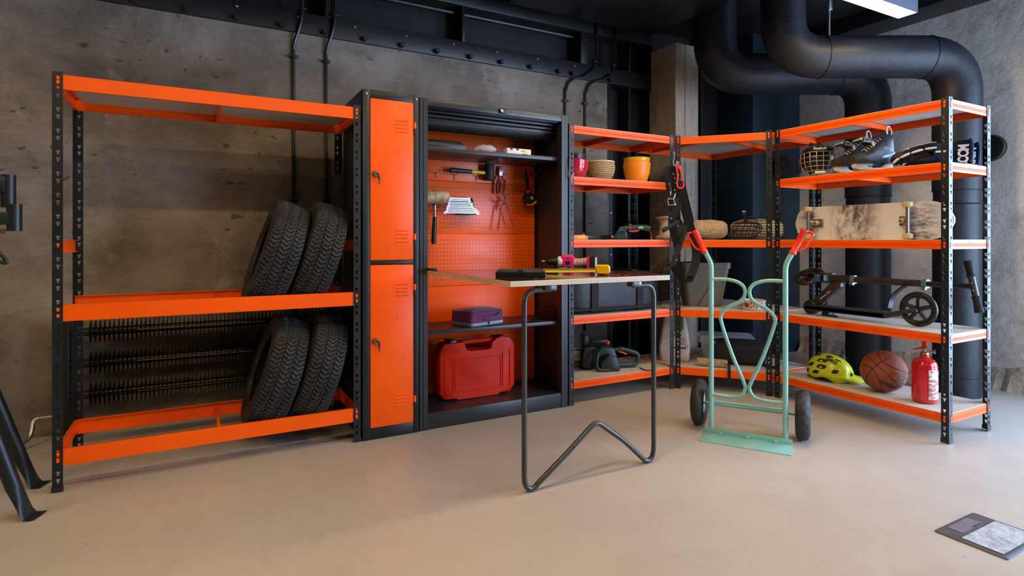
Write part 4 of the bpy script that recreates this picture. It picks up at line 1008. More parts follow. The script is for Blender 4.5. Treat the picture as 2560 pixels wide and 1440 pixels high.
strap([(1700, 505), (1694, 540), (1702, 560), (1694, 590)], .028, 'stitched_strap', dy=-.016)
strap([(1700, 556), (1688, 562), (1672, 570), (1658, 578)], .004, 'tongue_core')
MB().tube(smoothc([HP(*p_, -.022) for p_ in ((1697, 553), (1685, 561), (1668, 570), (1657, 577))], 5), .016, 10, flat=(1, .35)).build('buckle_tongue', LEA, t)
strap([(1706, 452), (1712, 480), (1722, 520), (1730, 555)], .030, 'lining_strap', dy=-.024)
for a_, b_ in (((1677, 479), (1673, 495)), ((1689, 484), (1684, 498)), ((1688, 508), (1698, 547)), ((1715, 540), (1722, 560)), ((1719, 560), (1728, 582))):
    strap([a_, ((a_[0]+b_[0])/2, (a_[1]+b_[1])/2), b_], .009, 'cream_edge', CRM, .009, -.006)
MB().tube(fillet([HP(*p_, -.012) for p_ in ((1669, 498), (1684, 497), (1687, 512), (1671, 513))], .006, 4, True), .0035, 8, True).build('buckle', STEEL, t)
for px, py in ((1683, 435), (1687, 446), (1690, 458), (1687, 475), (1694, 556), (1691, 650), (1678, 546), (1667, 566)):
    MB().lathe([(.006, 0), (.005, .003), (.001, .005)], HP(px, py, -.022), -ray(px, py), 10).build('stud', STEEL, t)
MB().tube([HP(1717, 494, -.01), HP(1720, 502, -.014)], .006, 8).build('snap_hook', STEEL, t)
for k in range(10): MB().tube([HP(1700+.4*k, 520+4.5*k, -.020), HP(1702+.4*k, 522+4.5*k, -.020)], .0013, 5).build('stitch', CRM, t)
t = thing('rope_loop', 'red cord loop knotted over the harness hook', 'rope', HP(1690, 413))
q = smoothc([HP(*p_, -.050) for p_ in ((1690, 413), (1694, 440), (1693, 463), (1698, 470), (1706, 469), (1709, 460), (1703, 432), (1697, 416), (1693, 412))], 6)
MB().tube(q, .0055, 8).build('cord', REDH, t)
MB().ell(HP(1699, 419, -.050), (.013, .011, .016), 12, 8).build('knot', REDH, t)
# ================================================================ corner unit contents
N45 = Vector((math.sqrt(.5), math.sqrt(.5), 0)); W45 = Vector((math.sqrt(.5), -math.sqrt(.5), 0))
RZ45 = -PI/4                           # local x along the slanting front, local -y to the room
BURL = mat('burlap', (.46, .33, .19), .9, var=.2, scale=60, bump=.6, bscale=160)
def pillow(t, L, H, D, m, nm, pinch=.5):
    mb = MB(); rings = []
    for s in range(19):
        u = -1+2*s/18; k = max(.06, (1-abs(u)**3.5))**.5
        ring = []
        for q in range(24):
            a = 2*PI*q/24; ring.append(Vector((u*L/2, math.cos(a)*D/2*k, H/2+math.sin(a)*H/2*(.35+.65*k)*(1+.03*math.sin(u*9)))))
        rings.append(ring)
    return mb.loft(rings).build(nm, m, t, world=False, angle=70)
z = LV[2]
t = thing('burlap_sack', 'pale brown burlap sack lying on the corner shelf', 'sack', (3.28, 3.02, z+.002), RZ45+.12)
pillow(t, .30, .145, .19, BURL, 'sack_body'); MB().tube(smoothc([(-.12, -.085, .05), (.0, -.098, .038), (.12, -.07, .07)], 5), .003, 6).build('seam', JUTE, t, world=False)
def stripemat():
    m, nt, p_, co = newmat('striped_straw_weave'); w_ = nt.nodes.new('ShaderNodeTexWave'); w_.wave_type = 'BANDS'; w_.bands_direction = 'Z'
    w_.inputs['Scale'].default_value = 16; w_.inputs['Distortion'].default_value = 1.2; w_.inputs['Detail Scale'].default_value = 2; nt.links.new(co, w_.inputs['Vector'])
    nt.links.new(ramp(nt, w_.outputs['Fac'], [(.55, (.20, .11, .035)), (.75, (.50, .36, .19))]), p_.inputs['Base Color']); p_.inputs['Roughness'].default_value = .85
    bumpnode(nt, p_, noise(nt, co, 150, 2), .4); return m
t = thing('striped_bolster', 'brown and tan striped woven cushion beside the corner rack post', 'cushion', (3.63, 2.86, z+.002), RZ45-.1)
pillow(t, .36, .15, .17, stripemat(), 'cushion_body')
# wire dog muzzle
WIRE = mat('black_coated_wire', (.012, .014, .015), .35)
t = thing('wire_muzzle', 'black wire dog muzzle basket in front of the striped cushion', 'muzzle', (3.435, 2.79, z), RZ45+.1)
def hoop(cx, a, b, y): return [(cx+a*math.cos(q), y, .072+b*math.sin(q)) for q in [2*PI*k/20 for k in range(20)]]
ST = [(-.085, .06, .05), (-.05, .068, .052), (-.01, .072, .054), (.035, .068, .052), (.075, .055, .045), (.095, .032, .026)]
wires = MB()
for x_, a, b in ST: wires.tube([(x_+.012*math.sin(q), a*math.cos(q), .066+b*math.sin(q)*1.12) for q in [2*PI*k/20 for k in range(20)]], .0032, 6, True)
for k in range(12):
    q = 2*PI*k/12; wires.tube(smoothc([(x_+.012*math.sin(q), a*math.cos(q), .066+b*math.sin(q)*1.12) for x_, a, b in ST], 4), .0032, 6)
wires.build('wire_basket', WIRE, t, world=False)
MB().ribbon(smoothc([(-.01, -.02, .115), (-.012, -.02, .15), (-.02, -.02, .185), (-.018, -.01, .20)], 4), (.022, 0, 0), .004).build('forehead_strap', LEA, t, world=False)
MB().box((-.018, -.012, .20), (.026, .008, .014)).build('strap_buckle', STEEL, t, world=False, bev=.002)
MB().tube(smoothc([(-.01, -.04, .11), (.02, -.05, .165), (.06, -.05, .13), (.085, -.04, .09)], 5), .003, 6).build('nose_wire', WIRE, t, world=False)
MB().ribbon(smoothc([(-.085, -.05, .06), (-.12, -.06, .04), (-.135, -.06, .022)], 4), (0, 0, .03), .006).build('neck_strap', LEA, t, world=False)

# bin, bowl
z = LV[3]; BIN = mat('taupe_bin_plastic', (.125, .11, .088), .45, var=.05)
t = thing('plastic_bin', 'grey-brown plastic bin with wide rim on the corner shelf', 'bin', (3.32, 3.10, z), RZ45+.25)
w0, w1, d0, d1, hb_ = .25, .35, .17, .25, .325
MB().loft([rr3(w0, d0, .03, .0), rr3(w1, d1, .04, hb_-.045), rr3(w1+.018, d1+.018, .045, hb_-.043), rr3(w1+.022, d1+.022, .045, hb_), rr3(w1+.004, d1+.004, .04, hb_), rr3(w1-.01, d1-.01, .04, hb_-.05), rr3(w0-.01, d0-.01, .03, .012)]).build('tub', BIN, t, world=False)
MB().prism([(-.05, -d0/2-.010, .005), (w0/2-.01, -d0/2-.012, .005), (w0/2+.02, -d1/2-.004, hb_*.62), (.06, -d1/2+.002, hb_*.62)], (0, .006, 0)).build('front_panel', BIN, t, world=False)
MB().prism([(-.02, .02, hb_-.04), (.12, .02, hb_-.04), (.09, .06, hb_+.10), (.0, .06, hb_+.11)], (0, .02, 0)).build('flip_lid', BLKPL, t, world=False, bev=.004)
t = thing('dog_bowl', 'white ceramic dog bowl with black paw prints and a brown dog picture', 'bowl', (3.445, 2.745, z), facecam(3.445, 2.745))
CRMC = mat('cream_ceramic', (.66, .58, .46), .25)
MB().lathe([(.070, 0), (.078, .004), (.082, .02), (.088, .062), (.092, .068), (.086, .070), (.078, .05), (.06, .02)], n=40).build('bowl_body', CRMC, t, world=False)
MB().lathe([(.070, .024), (.001, .026)], n=32).build('bowl_inside', CRMC, t, world=False)
BRN = mat('brown_print', (.14, .055, .03), .4)
def onbowl(a, zz): r = .0826+(.0885-.082)*(zz-.02)/.042; return Vector((r*math.sin(a), -r*math.cos(a), zz)), Vector((math.sin(a), -math.cos(a), 0))
random.seed(11)
for i, a in enumerate([-1.25, -1.0, -.85, -.12, .1, .33, .55, .8, 1.05, 1.3]):
    for zz in ((.022, .048) if i % 2 else (.035,)):
        p_, n_ = onbowl(a, zz+random.uniform(-.006, .006)); pw = MB().lathe([(.005, -.001), (.004, .001)], p_, n_, 8)
        for k in (-1, 0, 1): pw.lathe([(.002, -.001), (.0015, .001)], p_+Vector((math.cos(a)*.0045*k, math.sin(a)*.0045*k, .006-abs(k)*.0015)), n_, 6)
        pw.build('paw_print', INK, t, world=False)
p_, n_ = onbowl(-.45, .036); MB().lathe([(.017, -.001), (.016, .0012)], p_, n_, 12).lathe([(.007, -.001), (.006, .0012)], p_+Vector((-.012, -.004, .012)), n_, 8).lathe([(.007, -.001), (.006, .0012)], p_+Vector((.013, .004, .012)), n_, 8).build('dog_picture', BRN, t, world=False)


# dog food sack, storage box, black bag, training dummy
z = LV[4]
PAPER = mat('kraft_paper_sack', (.62, .52, .42), .7, var=.12, scale=9, bump=.35, bscale=18)
t = thing('dog_food_sack', 'pale paper dog food sack with green corner and brown round print', 'food sack', (3.155, 3.21, z), facecam(3.155, 3.21))
rings = []
for zz, w_, d_ in ((0, .20, .13), (.01, .215, .145), (.10, .225, .15), (.20, .205, .12), (.29, .17, .075), (.345, .15, .03), (.36, .15, .02)):
    rings.append([Vector((x_*(1+.02*math.sin(zz*60+y_*50)), y_, zz)) for x_, y_ in rrect(w_, d_, min(.025, d_*.4), 4)])
sk = MB().loft(rings).build('sack_body', PAPER, t, world=False, angle=60)
def front(zz): 
    ks = ((.0, .145/2), (.10, .151/2), (.20, .121/2), (.29, .076/2), (.345, .031/2))
    for (a, b), (c, d) in zip(ks, ks[1:]):
        if zz <= c: return -(b+(d-b)*(zz-a)/(c-a))-.0015
    return -.015
def fquad(x0, x1, z0, z1, m, nm): 
    n = 4; rg = []
    for i in range(n+1):
        zz = z0+(z1-z0)*i/n; y_ = front(zz); rg.append([Vector((x0, y_, zz)), Vector((x1, y_, zz)), Vector((x1, y_+.001, zz)), Vector((x0, y_+.001, zz))])
    return MB().loft(rg).build(nm, m, sk, world=False)
fquad(.0, .062, .235, .33, mat('green_print', (.07, .20, .03), .6), 'green_corner')
fquad(.012, .03, .295, .325, mat('orange_print', (.55, .12, .02), .6), 'orange_mark')
zz = .215; MB().lathe([(.036, -.002), (.035, .001)], (.022, front(zz)-.004, zz), (0, -1, .45), 20).build('round_print', mat('tan_print', (.30, .15, .03), .6), sk, world=False)
text('oggie', .034, WHITE, sk, Matrix.Translation((.022, front(zz)-.008, zz)) @ Matrix.Rotation(-.42, 4, 'X') @ TXZ, bold=.001)
fquad(-.03, .080, .098, .110, mat('dark_brown_print', (.05, .03, .025), .6), 'brown_band')
for i in range(6): fquad(.03, .082-.008*(i % 3), .128+.010*i, .1315+.010*i, mat('grey_print', (.16, .14, .12), .7), 'small_print')
fquad(.088, .095, .112, .122, MATS['dark_brown_print'], 'leaf_mark')
t = thing('clear_storage_box', 'clear plastic storage box with lid behind the black bag', 'storage box', (3.60, 3.12, z), RZ45)
CB = MB().loft([rr3(.34, .22, .02, 0), rr3(.37, .25, .025, .13), rr3(.365, .245, .025, .13), rr3(.335, .215, .02, .004)]).build('tub', CLEAR, t, world=False)
MB().loft([rr3(.42, .285, .03, .122), rr3(.425, .29, .03, .135), rr3(.40, .27, .03, .165), rr3(.36, .23, .03, .172)]).build('lid', CLEAR, t, world=False)
MB().bx(-.15, .02, -.09, .05, .006, .08).build('carton', WHITE, t, world=False, bev=.004)
MB().bx(-.11, -.07, -.0915, -.0895, .048, .08).build('blue_label', mat('blue_print', (.05, .13, .30), .5), t, world=False)
text('udno', .026, mat('red_print', (.45, .02, .02), .5), t, Matrix.Translation((-.09, -.0915, .034)) @ TXZ)
MB().bx(.04, .15, -.07, .05, .006, .06).build('grey_packet', mat('grey_green_packet', (.12, .15, .13), .5), t, world=False, bev=.005)
PLUSH = mat('black_textured_fabric', (.014, .012, .010), .85, var=.8, scale=120, bump=.7, bscale=120)
t = thing('black_gear_bag', 'black textured fabric bag lying on the bottom corner shelf', 'bag', (3.45, 2.885, z), RZ45)
rings = []
for s in range(13):
    u = -1+2*s/12; k = 1-.18*abs(u)**4
    rings.append([Vector((u*.185, y_*k, .092+zz*k if zz > -.06 else max(.002, .092+zz))) for y_, zz in rrect(.18, .18, .07, 5)])
MB().loft(rings).build('bag_body', PLUSH, t, world=False, angle=70)
MB().lathe([(.075, 0), (.072, .008), (.02, .012)], (-.184, 0, .092), (-1, 0, 0), 24).build('end_panel', mat('grey_fabric', (.08, .07, .065), .8), t, world=False)
stp = MB().ribbon(smoothc([(.15, -.07, .024), (.19, -.11, .016), (.235, -.13, .015), (.27, -.09, .015)], 5), (0, .004, .022), .004).build('strap', WEB, t, world=False)
text('G2D', .016, WHITE, stp, Matrix.Translation((.205, -.123, .0155)) @ Matrix.Rotation(-.45, 4, 'Z') @ TXZ)
text('G1', .02, WHITE, t, Matrix.Translation((-.16, -.094, .165)) @ TXZ)
t = thing('training_dummy', 'beige ribbed fabric roll with a black strap hanging over the shelf edge', 'training dummy', (3.215, 2.905, z), RZ45-.14)
MB().lathe([(.018, -.105), (.026, -.10), (.027, 0), (.026, .10), (.018, .105)], (0, 0, .028), (1, 0, 0), 22).build('roll', JUTE, t, world=False)
for k in range(10):
    a = PI*.1+PI*.8*k/9; MB().tube([(-.1, -.027*math.cos(a), .028+.027*math.sin(a)), (.1, -.027*math.cos(a), .028+.027*math.sin(a))], .0014, 5).build('ridge', BURL, t, world=False)
MB().ribbon(smoothc([(.10, -.01, .03), (.118, -.055, .03), (.12, -.082, .015), (.122, -.090, -.03), (.126, -.092, -.075)], 5), (.020, 0, 0), .004).build('strap', WEB, t, world=False)

# ================================================================ right rack contents
# ---- hockey helmet with cage
z = LV[1]; HELM = mat('black_helmet_shell', (.012, .012, .013), .3, var=.2)
t = thing('hockey_helmet', 'black hockey helmet with a steel wire cage', 'helmet', (3.60, 2.36, z), facecam(3.60, 2.36)+.1)
def shell(v):
    if v.y < 0: v = Vector((v.x, v.y*.92, v.z))
    return v
MB().ell((0, .02, .125), (.113, .135, .105), 32, 14, shell, z0=-.15).build('shell', HELM, t, world=False)
MB().ell((0, .015, .115), (.104, .118, .075), 24, 8, None, z0=-.95, z1=.5).build('padding', BLKPL, t, world=False)
MB().bx(-.118, -.10, -.03, .10, .035, .135).bx(.10, .118, -.03, .10, .035, .135).build('ear_guard', HELM, t, world=False, bev=.012)
MB().ell((0, -.095, .178), (.088, .044, .026), 20, 8).build('brow_ridge', HELM, t, world=False)
CW = mat('painted_cage_wire', (.50, .42, .32), .35, .6)
cg = MB()
def cage(a, zz):        # a: -1..1 across, zz height
    k = math.cos(a*1.25); bul = 1-.15*((zz-.08)/.08)**2
    return Vector((.112*math.sin(a*1.25)*(1.0-.25*max(0, (.09-zz)/.09)), -.045-.105*k*bul, zz))
for zz in (.006, .03, .058, .09, .122, .152):
    cg.tube([cage(-1+2*i/20, zz+.012*math.cos((-1+2*i/20)*1.4)) for i in range(21)], .0021, 6)
for a in (-1, -.72, -.43, -.14, .14, .43, .72, 1):
    cg.tube([cage(a*(1-.25*max(0, .5-i/10)), .006+.146*i/10+.012*math.cos(a*1.4)) for i in range(11)], .0021, 6)
cg.build('wire_cage', CW, t, world=False)
MB().tube([cage(-.25+.5*i/6, .028)+Vector((0, .004, 0)) for i in range(7)], .008, 8).build('chin_cup', WHITE, t, world=False)
MB().ribbon([(.118, -.02, .08), (.122, -.04, .04), (.11, -.06, .01)], (0, .014, 0), .003).build('chin_strap', WEB, t, world=False)
text('Reebok', .024, WHITE, t, Matrix.Translation((.0, -.1395, .182)) @ Matrix.Rotation(-.12, 4, 'X') @ TXZ, bold=.0008)
# ---- skates
def skate(label, loc, rz, tilt, group):
    t = thing('hockey_skate', label, 'skate', loc, rz, group)
    t.rotation_euler = (tilt, 0, rz); t.scale = (.88, .88, .88)
    BT = mat('skate_black_leather', (.016, .016, .018), .35, var=.3, scale=20); WH = mat('skate_cream_white', (.68, .64, .56), .5, var=.08)
    MB().bx(-.135, .135, -.002, .002, 0, .022).build('blade', STEEL, t, world=False, bev=.001)
    pf = [(-.142, .052), (-.135, .030), (-.10, .018), (.10, .018), (.142, .026), (.135, .062), (.085, .062), (.06, .034), (.0, .030), (-.035, .036), (-.05, .062), (-.13, .064)]
    MB().prism([(x_, -.016, zz) for x_, zz in pf], (0, .032, 0)).build('blade_holder', WH, t, world=False, bev=.005)
    for x_ in (-.115, -.085, -.06, .10, .12): MB().lathe([(.0035, 0), (.003, .002)], (x_, -.016, .056), (0, -1, 0), 8).build('rivet', INK, t, world=False)
    def sec(x_, z0, z1, w, tw): # boot cross-section ring
        return [Vector((x_+dx_, y_*w, z0+(z1-z0)*q)) for q, y_, dx_ in ((0, -.8, 0), (.15, -1, 0), (.5, -1, 0), (.85, -.92, 0), (1, -.55, 0), (1, .55, 0), (.85, .92, 0), (.5, 1, 0), (.15, 1, 0), (0, .8, 0))]
    MB().loft([sec(-.152, .070, .092, .018, 0), sec(-.145, .064, .112, .034, 0), (sec(-.11, .062, .128, .042, 0)), sec(-.065, .062, .142, .043, 0)]).build('toe_cap', mat('skate_brown_toe', (.035, .026, .018), .4), t, world=False)
    bt = MB().loft([sec(-.066, .062, .142, .0425, 0), sec(-.02, .062, .175, .040, 0), sec(.03, .062, .235, .037, 0), sec(.075, .062, .262, .037, 0), sec(.115, .064, .27, .034, 0), sec(.140, .072, .245, .026, 0)]).build('boot', BT, t, world=False, angle=60)
    MB().prism([(.04, -.038, .09), (.138, -.036, .10), (.142, -.034, .14), (.07, -.039, .13)], (0, .077, 0)).build('heel_panel', mat('skate_silver_blue', (.20, .30, .42), .25, .4), t, world=False, bev=.003)
    text('CCM', .028, WHITE, t, Matrix.Translation((.085, -.0395, .155)) @ Matrix.Rotation(.3, 4, 'Y') @ TXZ, shear=.2)
    # tongue flopped forward, white felt edge
    def tg(w, th, off): 
        pts = smoothc([(-.01, 0, .175), (-.03, 0, .21), (-.065, 0, .228), (-.105, 0, .222)], 5)
        return MB().ribbon([p_+Vector((0, 0, off)) for p_ in pts], (0, w, 0), th)
    tg(.088, .016, 0).build('tongue_felt', WH, t, world=False, bev=.004)
    tl = tg(.072, .012, -.010).build('tongue', BT, t, world=False, bev=.003)
    MB().prism([(-.105, -.045, .20), (-.02, -.045, .195), (-.03, -.045, .228), (-.09, -.045, .234)], (0, .004, 0)).build('tongue_side', BT, t, world=False, bev=.001)
    MB().tube(fillet([(-.085, -.047, .208), (-.04, -.047, .204), (-.045, -.047, .222), (-.08, -.047, .226)], .004, 3, True), .0015, 6, True).build('tongue_badge', WHITE, t, world=False)
    for k in range(7):
        x_ = -.055+.016*k; zz = .146+.0135*k
        MB().tube(smoothc([(x_, -.034, zz-.006), (x_-.004, -.016, zz+.008), (x_, .016, zz+.008), (x_+.004, .034, zz-.006)], 4), .0036, 8).build('lace', WH, t, world=False)
    MB().tube(smoothc([(.10, -.02, .262), (.09, -.03, .298), (.115, -.02, .315), (.132, -.02, .285), (.128, -.02, .258)], 5), .006, 8, flat=(1, .6)).build('pull_loop', WH, t, world=False)
    return t
c = onX(2125, 600, 3.56); skate('black ice skate with white holder, next to the hockey helmet', (3.60, 2.125, z), facecam(3.60, 2.125)+.62, -.05, 'ice skates')
skate('black ice skate with white holder, next to the navy gloves', (3.56, 1.985, z), facecam(3.56, 1.985)+.62, -.05, 'ice skates')
# ---- hockey gloves
NAVY = mat('navy_glove_fabric', (.006, .009, .030), .7, spec=.15, var=.2, bump=.2, bscale=200); WTR = mat('white_glove_trim', (.75, .70, .64), .55)
NBL = mat('blue_glove_cuff', (.008, .030, .10), .6, spec=.2)
def roll(mb, p0, p1, r):
    d = (p1-p0); return mb.tube([p0, p0+d*.12, p0+d*.3, p0+d*.7, p0+d*.88, p1], [r*.55, r*.9, r, r, r*.9, r*.55], 12)
def glove(loc, rz, sc, w):
    t = thing('hockey_glove', 'padded navy hockey glove with white piping, '+w, 'glove', loc, rz, 'hockey gloves'); t.scale = (sc, sc*.76, sc*.76); t.rotation_euler = (math.radians(26), 0, rz)
    prof = [(-.19, .020), (-.155, .062), (-.10, .098), (-.035, .122), (.03, .128)]
    for j in range(4):
        y_ = -.052+.034*j; dz = -.008*abs(j-1.5)
        for i in range(4):
            (xa, za), (xb, zb) = prof[i], prof[i+1]; sh = .012*abs(j-1.5)
            p0 = Vector((xa+sh, y_, za+dz)); p1 = Vector((xb+sh*.6, y_, zb+dz))
            mb = MB(); roll(mb, p0, p1, .0195); mb.build('finger_roll', NAVY, t, world=False)
            if j in (0, 3):
                mb = MB(); o_ = Vector((-.004, -.010 if j == 0 else .006, .0125)); roll(mb, p0+o_, p1+o_, .0095); mb.build('white_piping', WTR, t, world=False)
    MB().ell((-.06, 0, .05), (.13, .07, .055), 24, 10).build('palm', mat('black_glove_palm', (.01, .01, .011), .8), t, world=False)
    MB().loft([[Vector((x_, y_*k, .068+zz*k)) for y_, zz in rrect(.155, .115, .035, 4)] for x_, k in ((.02, .9), (.04, 1), (.10, 1), (.12, .92))]).build('back_pad', NBL, t, world=False)
    MB().tube([(.03, -.079, .10), (.11, -.079, .10)], .008, 8).build('white_piping', WTR, t, world=False)
    cf = MB().loft([[Vector((x_, y_*k, .068+zz*k)) for y_, zz in rrect(.165, .125, .045, 4)] for x_, k in ((.118, .85), (.135, 1.02), (.185, 1.12), (.20, 1.05))]).build('cuff', NAVY, t, world=False)
    MB().tube([(.197, y_*1.12, .068+zz*1.12) for y_, zz in rrect(.165, .125, .045, 4)], .008, 8, True).build('cuff_edge', NBL, t, world=False)
    text('CCM', .066, WTR, cf, Matrix.Translation((.160, -.0955, .078)) @ Matrix.Rotation(-PI/2, 4, 'Y') @ TXZ, bold=.003)
    th = MB(); roll(th, Vector((-.05, -.085, .03)), Vector((.03, -.085, .05)), .024); th.build('thumb', NAVY, t, world=False)
    return t
GR = -math.radians(63)                             # fingers towards the helmet end, cuff towards the open end
glove((3.545, 1.675, z+.030), GR, .92, 'lying along the front beam')
glove((3.718, 1.715, z+.031), GR, .92, 'lying behind the other glove')

# ---- skateboard on its edge
z = LV[2]
def boardmat():
    m, nt, p_, co = newmat('scuffed_white_deck')
    n1 = noise(nt, co, 9, 10, .75, (1, 1, .6)); n2 = noise(nt, co, 2.6, 3, .5, None, 4); n3 = noise(nt, co, 30, 8, .8, (.3, 1, 1), 8)
    sx = nt.nodes.new('ShaderNodeSeparateXYZ'); nt.links.new(co, sx.inputs[0])
    def band(c, w):
        a = nt.nodes.new('ShaderNodeMath'); a.operation = 'SUBTRACT'; nt.links.new(sx.outputs[0], a.inputs[0]); a.inputs[1].default_value = c
        b = nt.nodes.new('ShaderNodeMath'); b.operation = 'ABSOLUTE'; nt.links.new(a.outputs[0], b.inputs[0])
        return ramp(nt, b.outputs[0], [(w*.35, 1.0), (w, 0.0)])
    col = ramp(nt, n2, [(.3, (.64, .63, .64)), (.7, (.76, .75, .77))])
    g1 = ramp(nt, n1, [(.42, 0.0), (.55, .95)]); g3 = ramp(nt, n3, [(.45, 0.0), (.6, .9)])
    col = mix(nt, col, (.07, .055, .05), mix(nt, (0, 0, 0), g1, band(-.05, .17)))
    col = mix(nt, col, (.05, .03, .09), mix(nt, (0, 0, 0), g3, band(-.355, .09)))
    col = mix(nt, col, (.05, .04, .08), mix(nt, (0, 0, 0), g3, band(.315, .10)))
    nt.links.new(col, p_.inputs['Base Color']); p_.inputs['Roughness'].default_value = .3
    return m
SL, SH = .925, .212
X0b = 3.50
t = thing('skateboard', 'white scuffed skateboard standing on its long edge, wheels outward', 'skateboard', (X0b, 2.005, z), -PI/2)
# local x: along the board (towards the open end), local -y: underside towards the room, z up
def deck_outline(n=14):
    out = []; r = SH/2; L = SL/2
    for k in range(n+1):
        a = -PI/2+PI*k/n; out.append((L-r*1.1+r*1.1*math.cos(a), r+r*math.sin(a)))
    for k in range(n+1):
        a = PI/2+PI*k/n; out.append((-L+r*1.1+r*1.1*math.cos(a), r+r*math.sin(a)))
    return out
kick = lambda x_: .0 if abs(x_) < .30 else (abs(x_)-.30)**1.6*.55
dk = MB(); ncol = 48
rings = []
for i in range(ncol+1):
    x_ = -SL/2+.0008+(SL-.0016)*i/ncol; L = SL/2; r = SH/2; a_ = abs(x_)-(L-r*1.1)
    hw = r if a_ <= 0 else r*math.sqrt(max(0.0004, 1-(a_/(r*1.1))**2))
    yk = kick(x_); rings.append([Vector((x_, yk-.0055, r-hw)), Vector((x_, yk-.0055, r)), Vector((x_, yk-.0055, r+hw)), Vector((x_, yk+.0055, r+hw)), Vector((x_, yk+.0055, r)), Vector((x_, yk+.0055, r-hw))])
dk.loft(rings).build('deck', boardmat(), t, world=False)
WHL = mat('yellowed_urethane', (.52, .40, .18), .4, var=.1)
for sx_, s in ((-.285, 1), (.235, -1)):
    tr = MB().bx(sx_-.028, sx_+.028+.012*s, -.012, -.005, SH/2-.027, SH/2+.027).build('truck_baseplate', STEEL, t, world=False, bev=.002)
    MB().prism([(sx_-.02*s, -.012, SH/2-.018), (sx_-.045*s, -.045, SH/2-.012), (sx_-.05*s, -.05, SH/2+.012), (sx_-.02*s, -.012, SH/2+.018)], (.03*s, 0, 0)).build('hanger', STEEL, tr, world=False, bev=.003)
    MB().cyl((sx_-.035*s, -.05, .018), (sx_-.035*s, -.05, SH-.018), .010, n=14).build('axle', STEEL, tr, world=False)
    MB().lathe([(.012, 0), (.015, .006), (.015, .022), (.011, .026)], (sx_+.006*s, -.012, SH/2), (0, -1, 0), 16).build('bushing', mat('amber_bushing', (.60, .42, .10), .35), tr, world=False)
    MB().lathe([(.007, .026), (.007, .034)], (sx_+.006*s, -.012, SH/2), (0, -1, 0), 6).build('kingpin_nut', STEEL, tr, world=False)
    for bx__ in (-.02, .022):
        for bz_ in (-.02, .02): MB().lathe([(.0035, 0), (.0035, .004)], (sx_+bx__, -.012, SH/2+bz_), (0, -1, 0), 6).build('bolt', INK, tr, world=False)
    for z0_, z1_ in ((.003, .035), (SH-.033, SH-.001)):
        MB().lathe([(.018, 0), (.026, .004), (.027, .016), (.026, .028), (.018, .032)], (sx_-.035*s, -.05, z0_), (0, 0, 1), 26).build('wheel', WHL, t, world=False)

# ---- folding scooter
z = LV[3]; XS = 3.575
SCB = mat('anthracite_scooter_paint', (.030, .029, .026), .38, var=.1)
o_ = onX(2200, 800, XS)
t = thing('kick_scooter', 'folded black kick scooter with large wheels and foam grips', 'scooter', (XS, 1.95, z), -PI/2)
def SP(px, py, dx=0.0):
    p_ = onX(px, py, XS+dx); return Vector((1.95-p_.y, dx, p_.z-z))   # local: x towards open end, y into the rack
def tyrewheel(c, R_, ax, nm='rear_wheel'):
    q = Vector((0, 0, 1)).rotation_difference(Vector(ax).normalized())
    w = MB().tube([c+q @ Vector((math.cos(a)*(R_-.013), math.sin(a)*(R_-.013), 0)) for a in [2*PI*k/40 for k in range(40)]], .0135, 12, True).build(nm, mat('scooter_urethane', (.014, .013, .012), .3), t, world=False)
    MB().tube([c+q @ Vector((math.cos(a)*(R_-.026), math.sin(a)*(R_-.026), 0)) for a in [2*PI*k/40 for k in range(40)]], .008, 8, True).build('rim', BLKPL, w, world=False)
    for k in range(5):
        a = 2*PI*k/5+.3; MB().tube([c+q @ Vector((math.cos(a)*.012, math.sin(a)*.012, 0)), c+q @ Vector((math.cos(a)*(R_-.026), math.sin(a)*(R_-.026), 0))], [.013, .011], 8).build('spoke', BLKPL, w, world=False)
    MB().lathe([(.020, -.014), (.020, .014)], c, ax, 18).build('hub', BLKPL, w, world=False)
    MB().lathe([(.007, .026), (.005, .029)], c, ax, 10).build('axle_nut', STEEL, w, world=False)
    return w
wc = SP(2296, 766); wc.y = 0; RW = .0985; wc.z = RW+.001
tyrewheel(wc, RW, (0, -1, 0))
d0_ = SP(2022, 797); d1_ = SP(2222, 788); zd = .030
deck = [(d0_.x, zd), (d0_.x, zd+.030), (d0_.x+.01, zd+.034), (wc.x-.16, zd+.034), (wc.x-.12, zd+.044), (wc.x-.0, RW+.012), (wc.x+.016, RW+.006), (wc.x+.016, RW-.010), (wc.x-.02, RW-.012), (wc.x-.12, zd+.014), (wc.x-.17, zd)]
MB().prism([(x_, -.052, zz) for x_, zz in deck], (0, .012, 0)).prism([(x_, .030, zz) for x_, zz in deck], (0, .012, 0)).build('fork_rail', SCB, t, world=False, bev=.002)
MB().bx(d0_.x, wc.x-.155, -.052, .052, zd, zd+.034).build('deck', SCB, t, world=False, bev=.006)
MB().bx(d0_.x+.01, wc.x-.16, -.046, .046, zd+.034, zd+.036).build('grip_tape', INK, t, world=False)
MB().tube(fillet([(d0_.x+.13, -.02, zd), (d0_.x+.14, -.03, .006), (d0_.x+.22, -.03, .006)], .01, 3), .006, 8).build('kickstand', BLKPL, t, world=False)
MB().bx(d0_.x+.11, d0_.x+.16, -.035, .035, .0, zd).build('stand_block', BLKPL, t, world=False, bev=.006)
mg = smoothc([SP(2224, 770), SP(2230, 745), SP(2248, 725), SP(2268, 713), SP(2284, 711)], 6)
MB().ribbon([Vector((p_.x, 0, p_.z)) for p_ in mg], (0, .05, 0), .007).build('rear_mudguard', BLKPL, t, world=False)
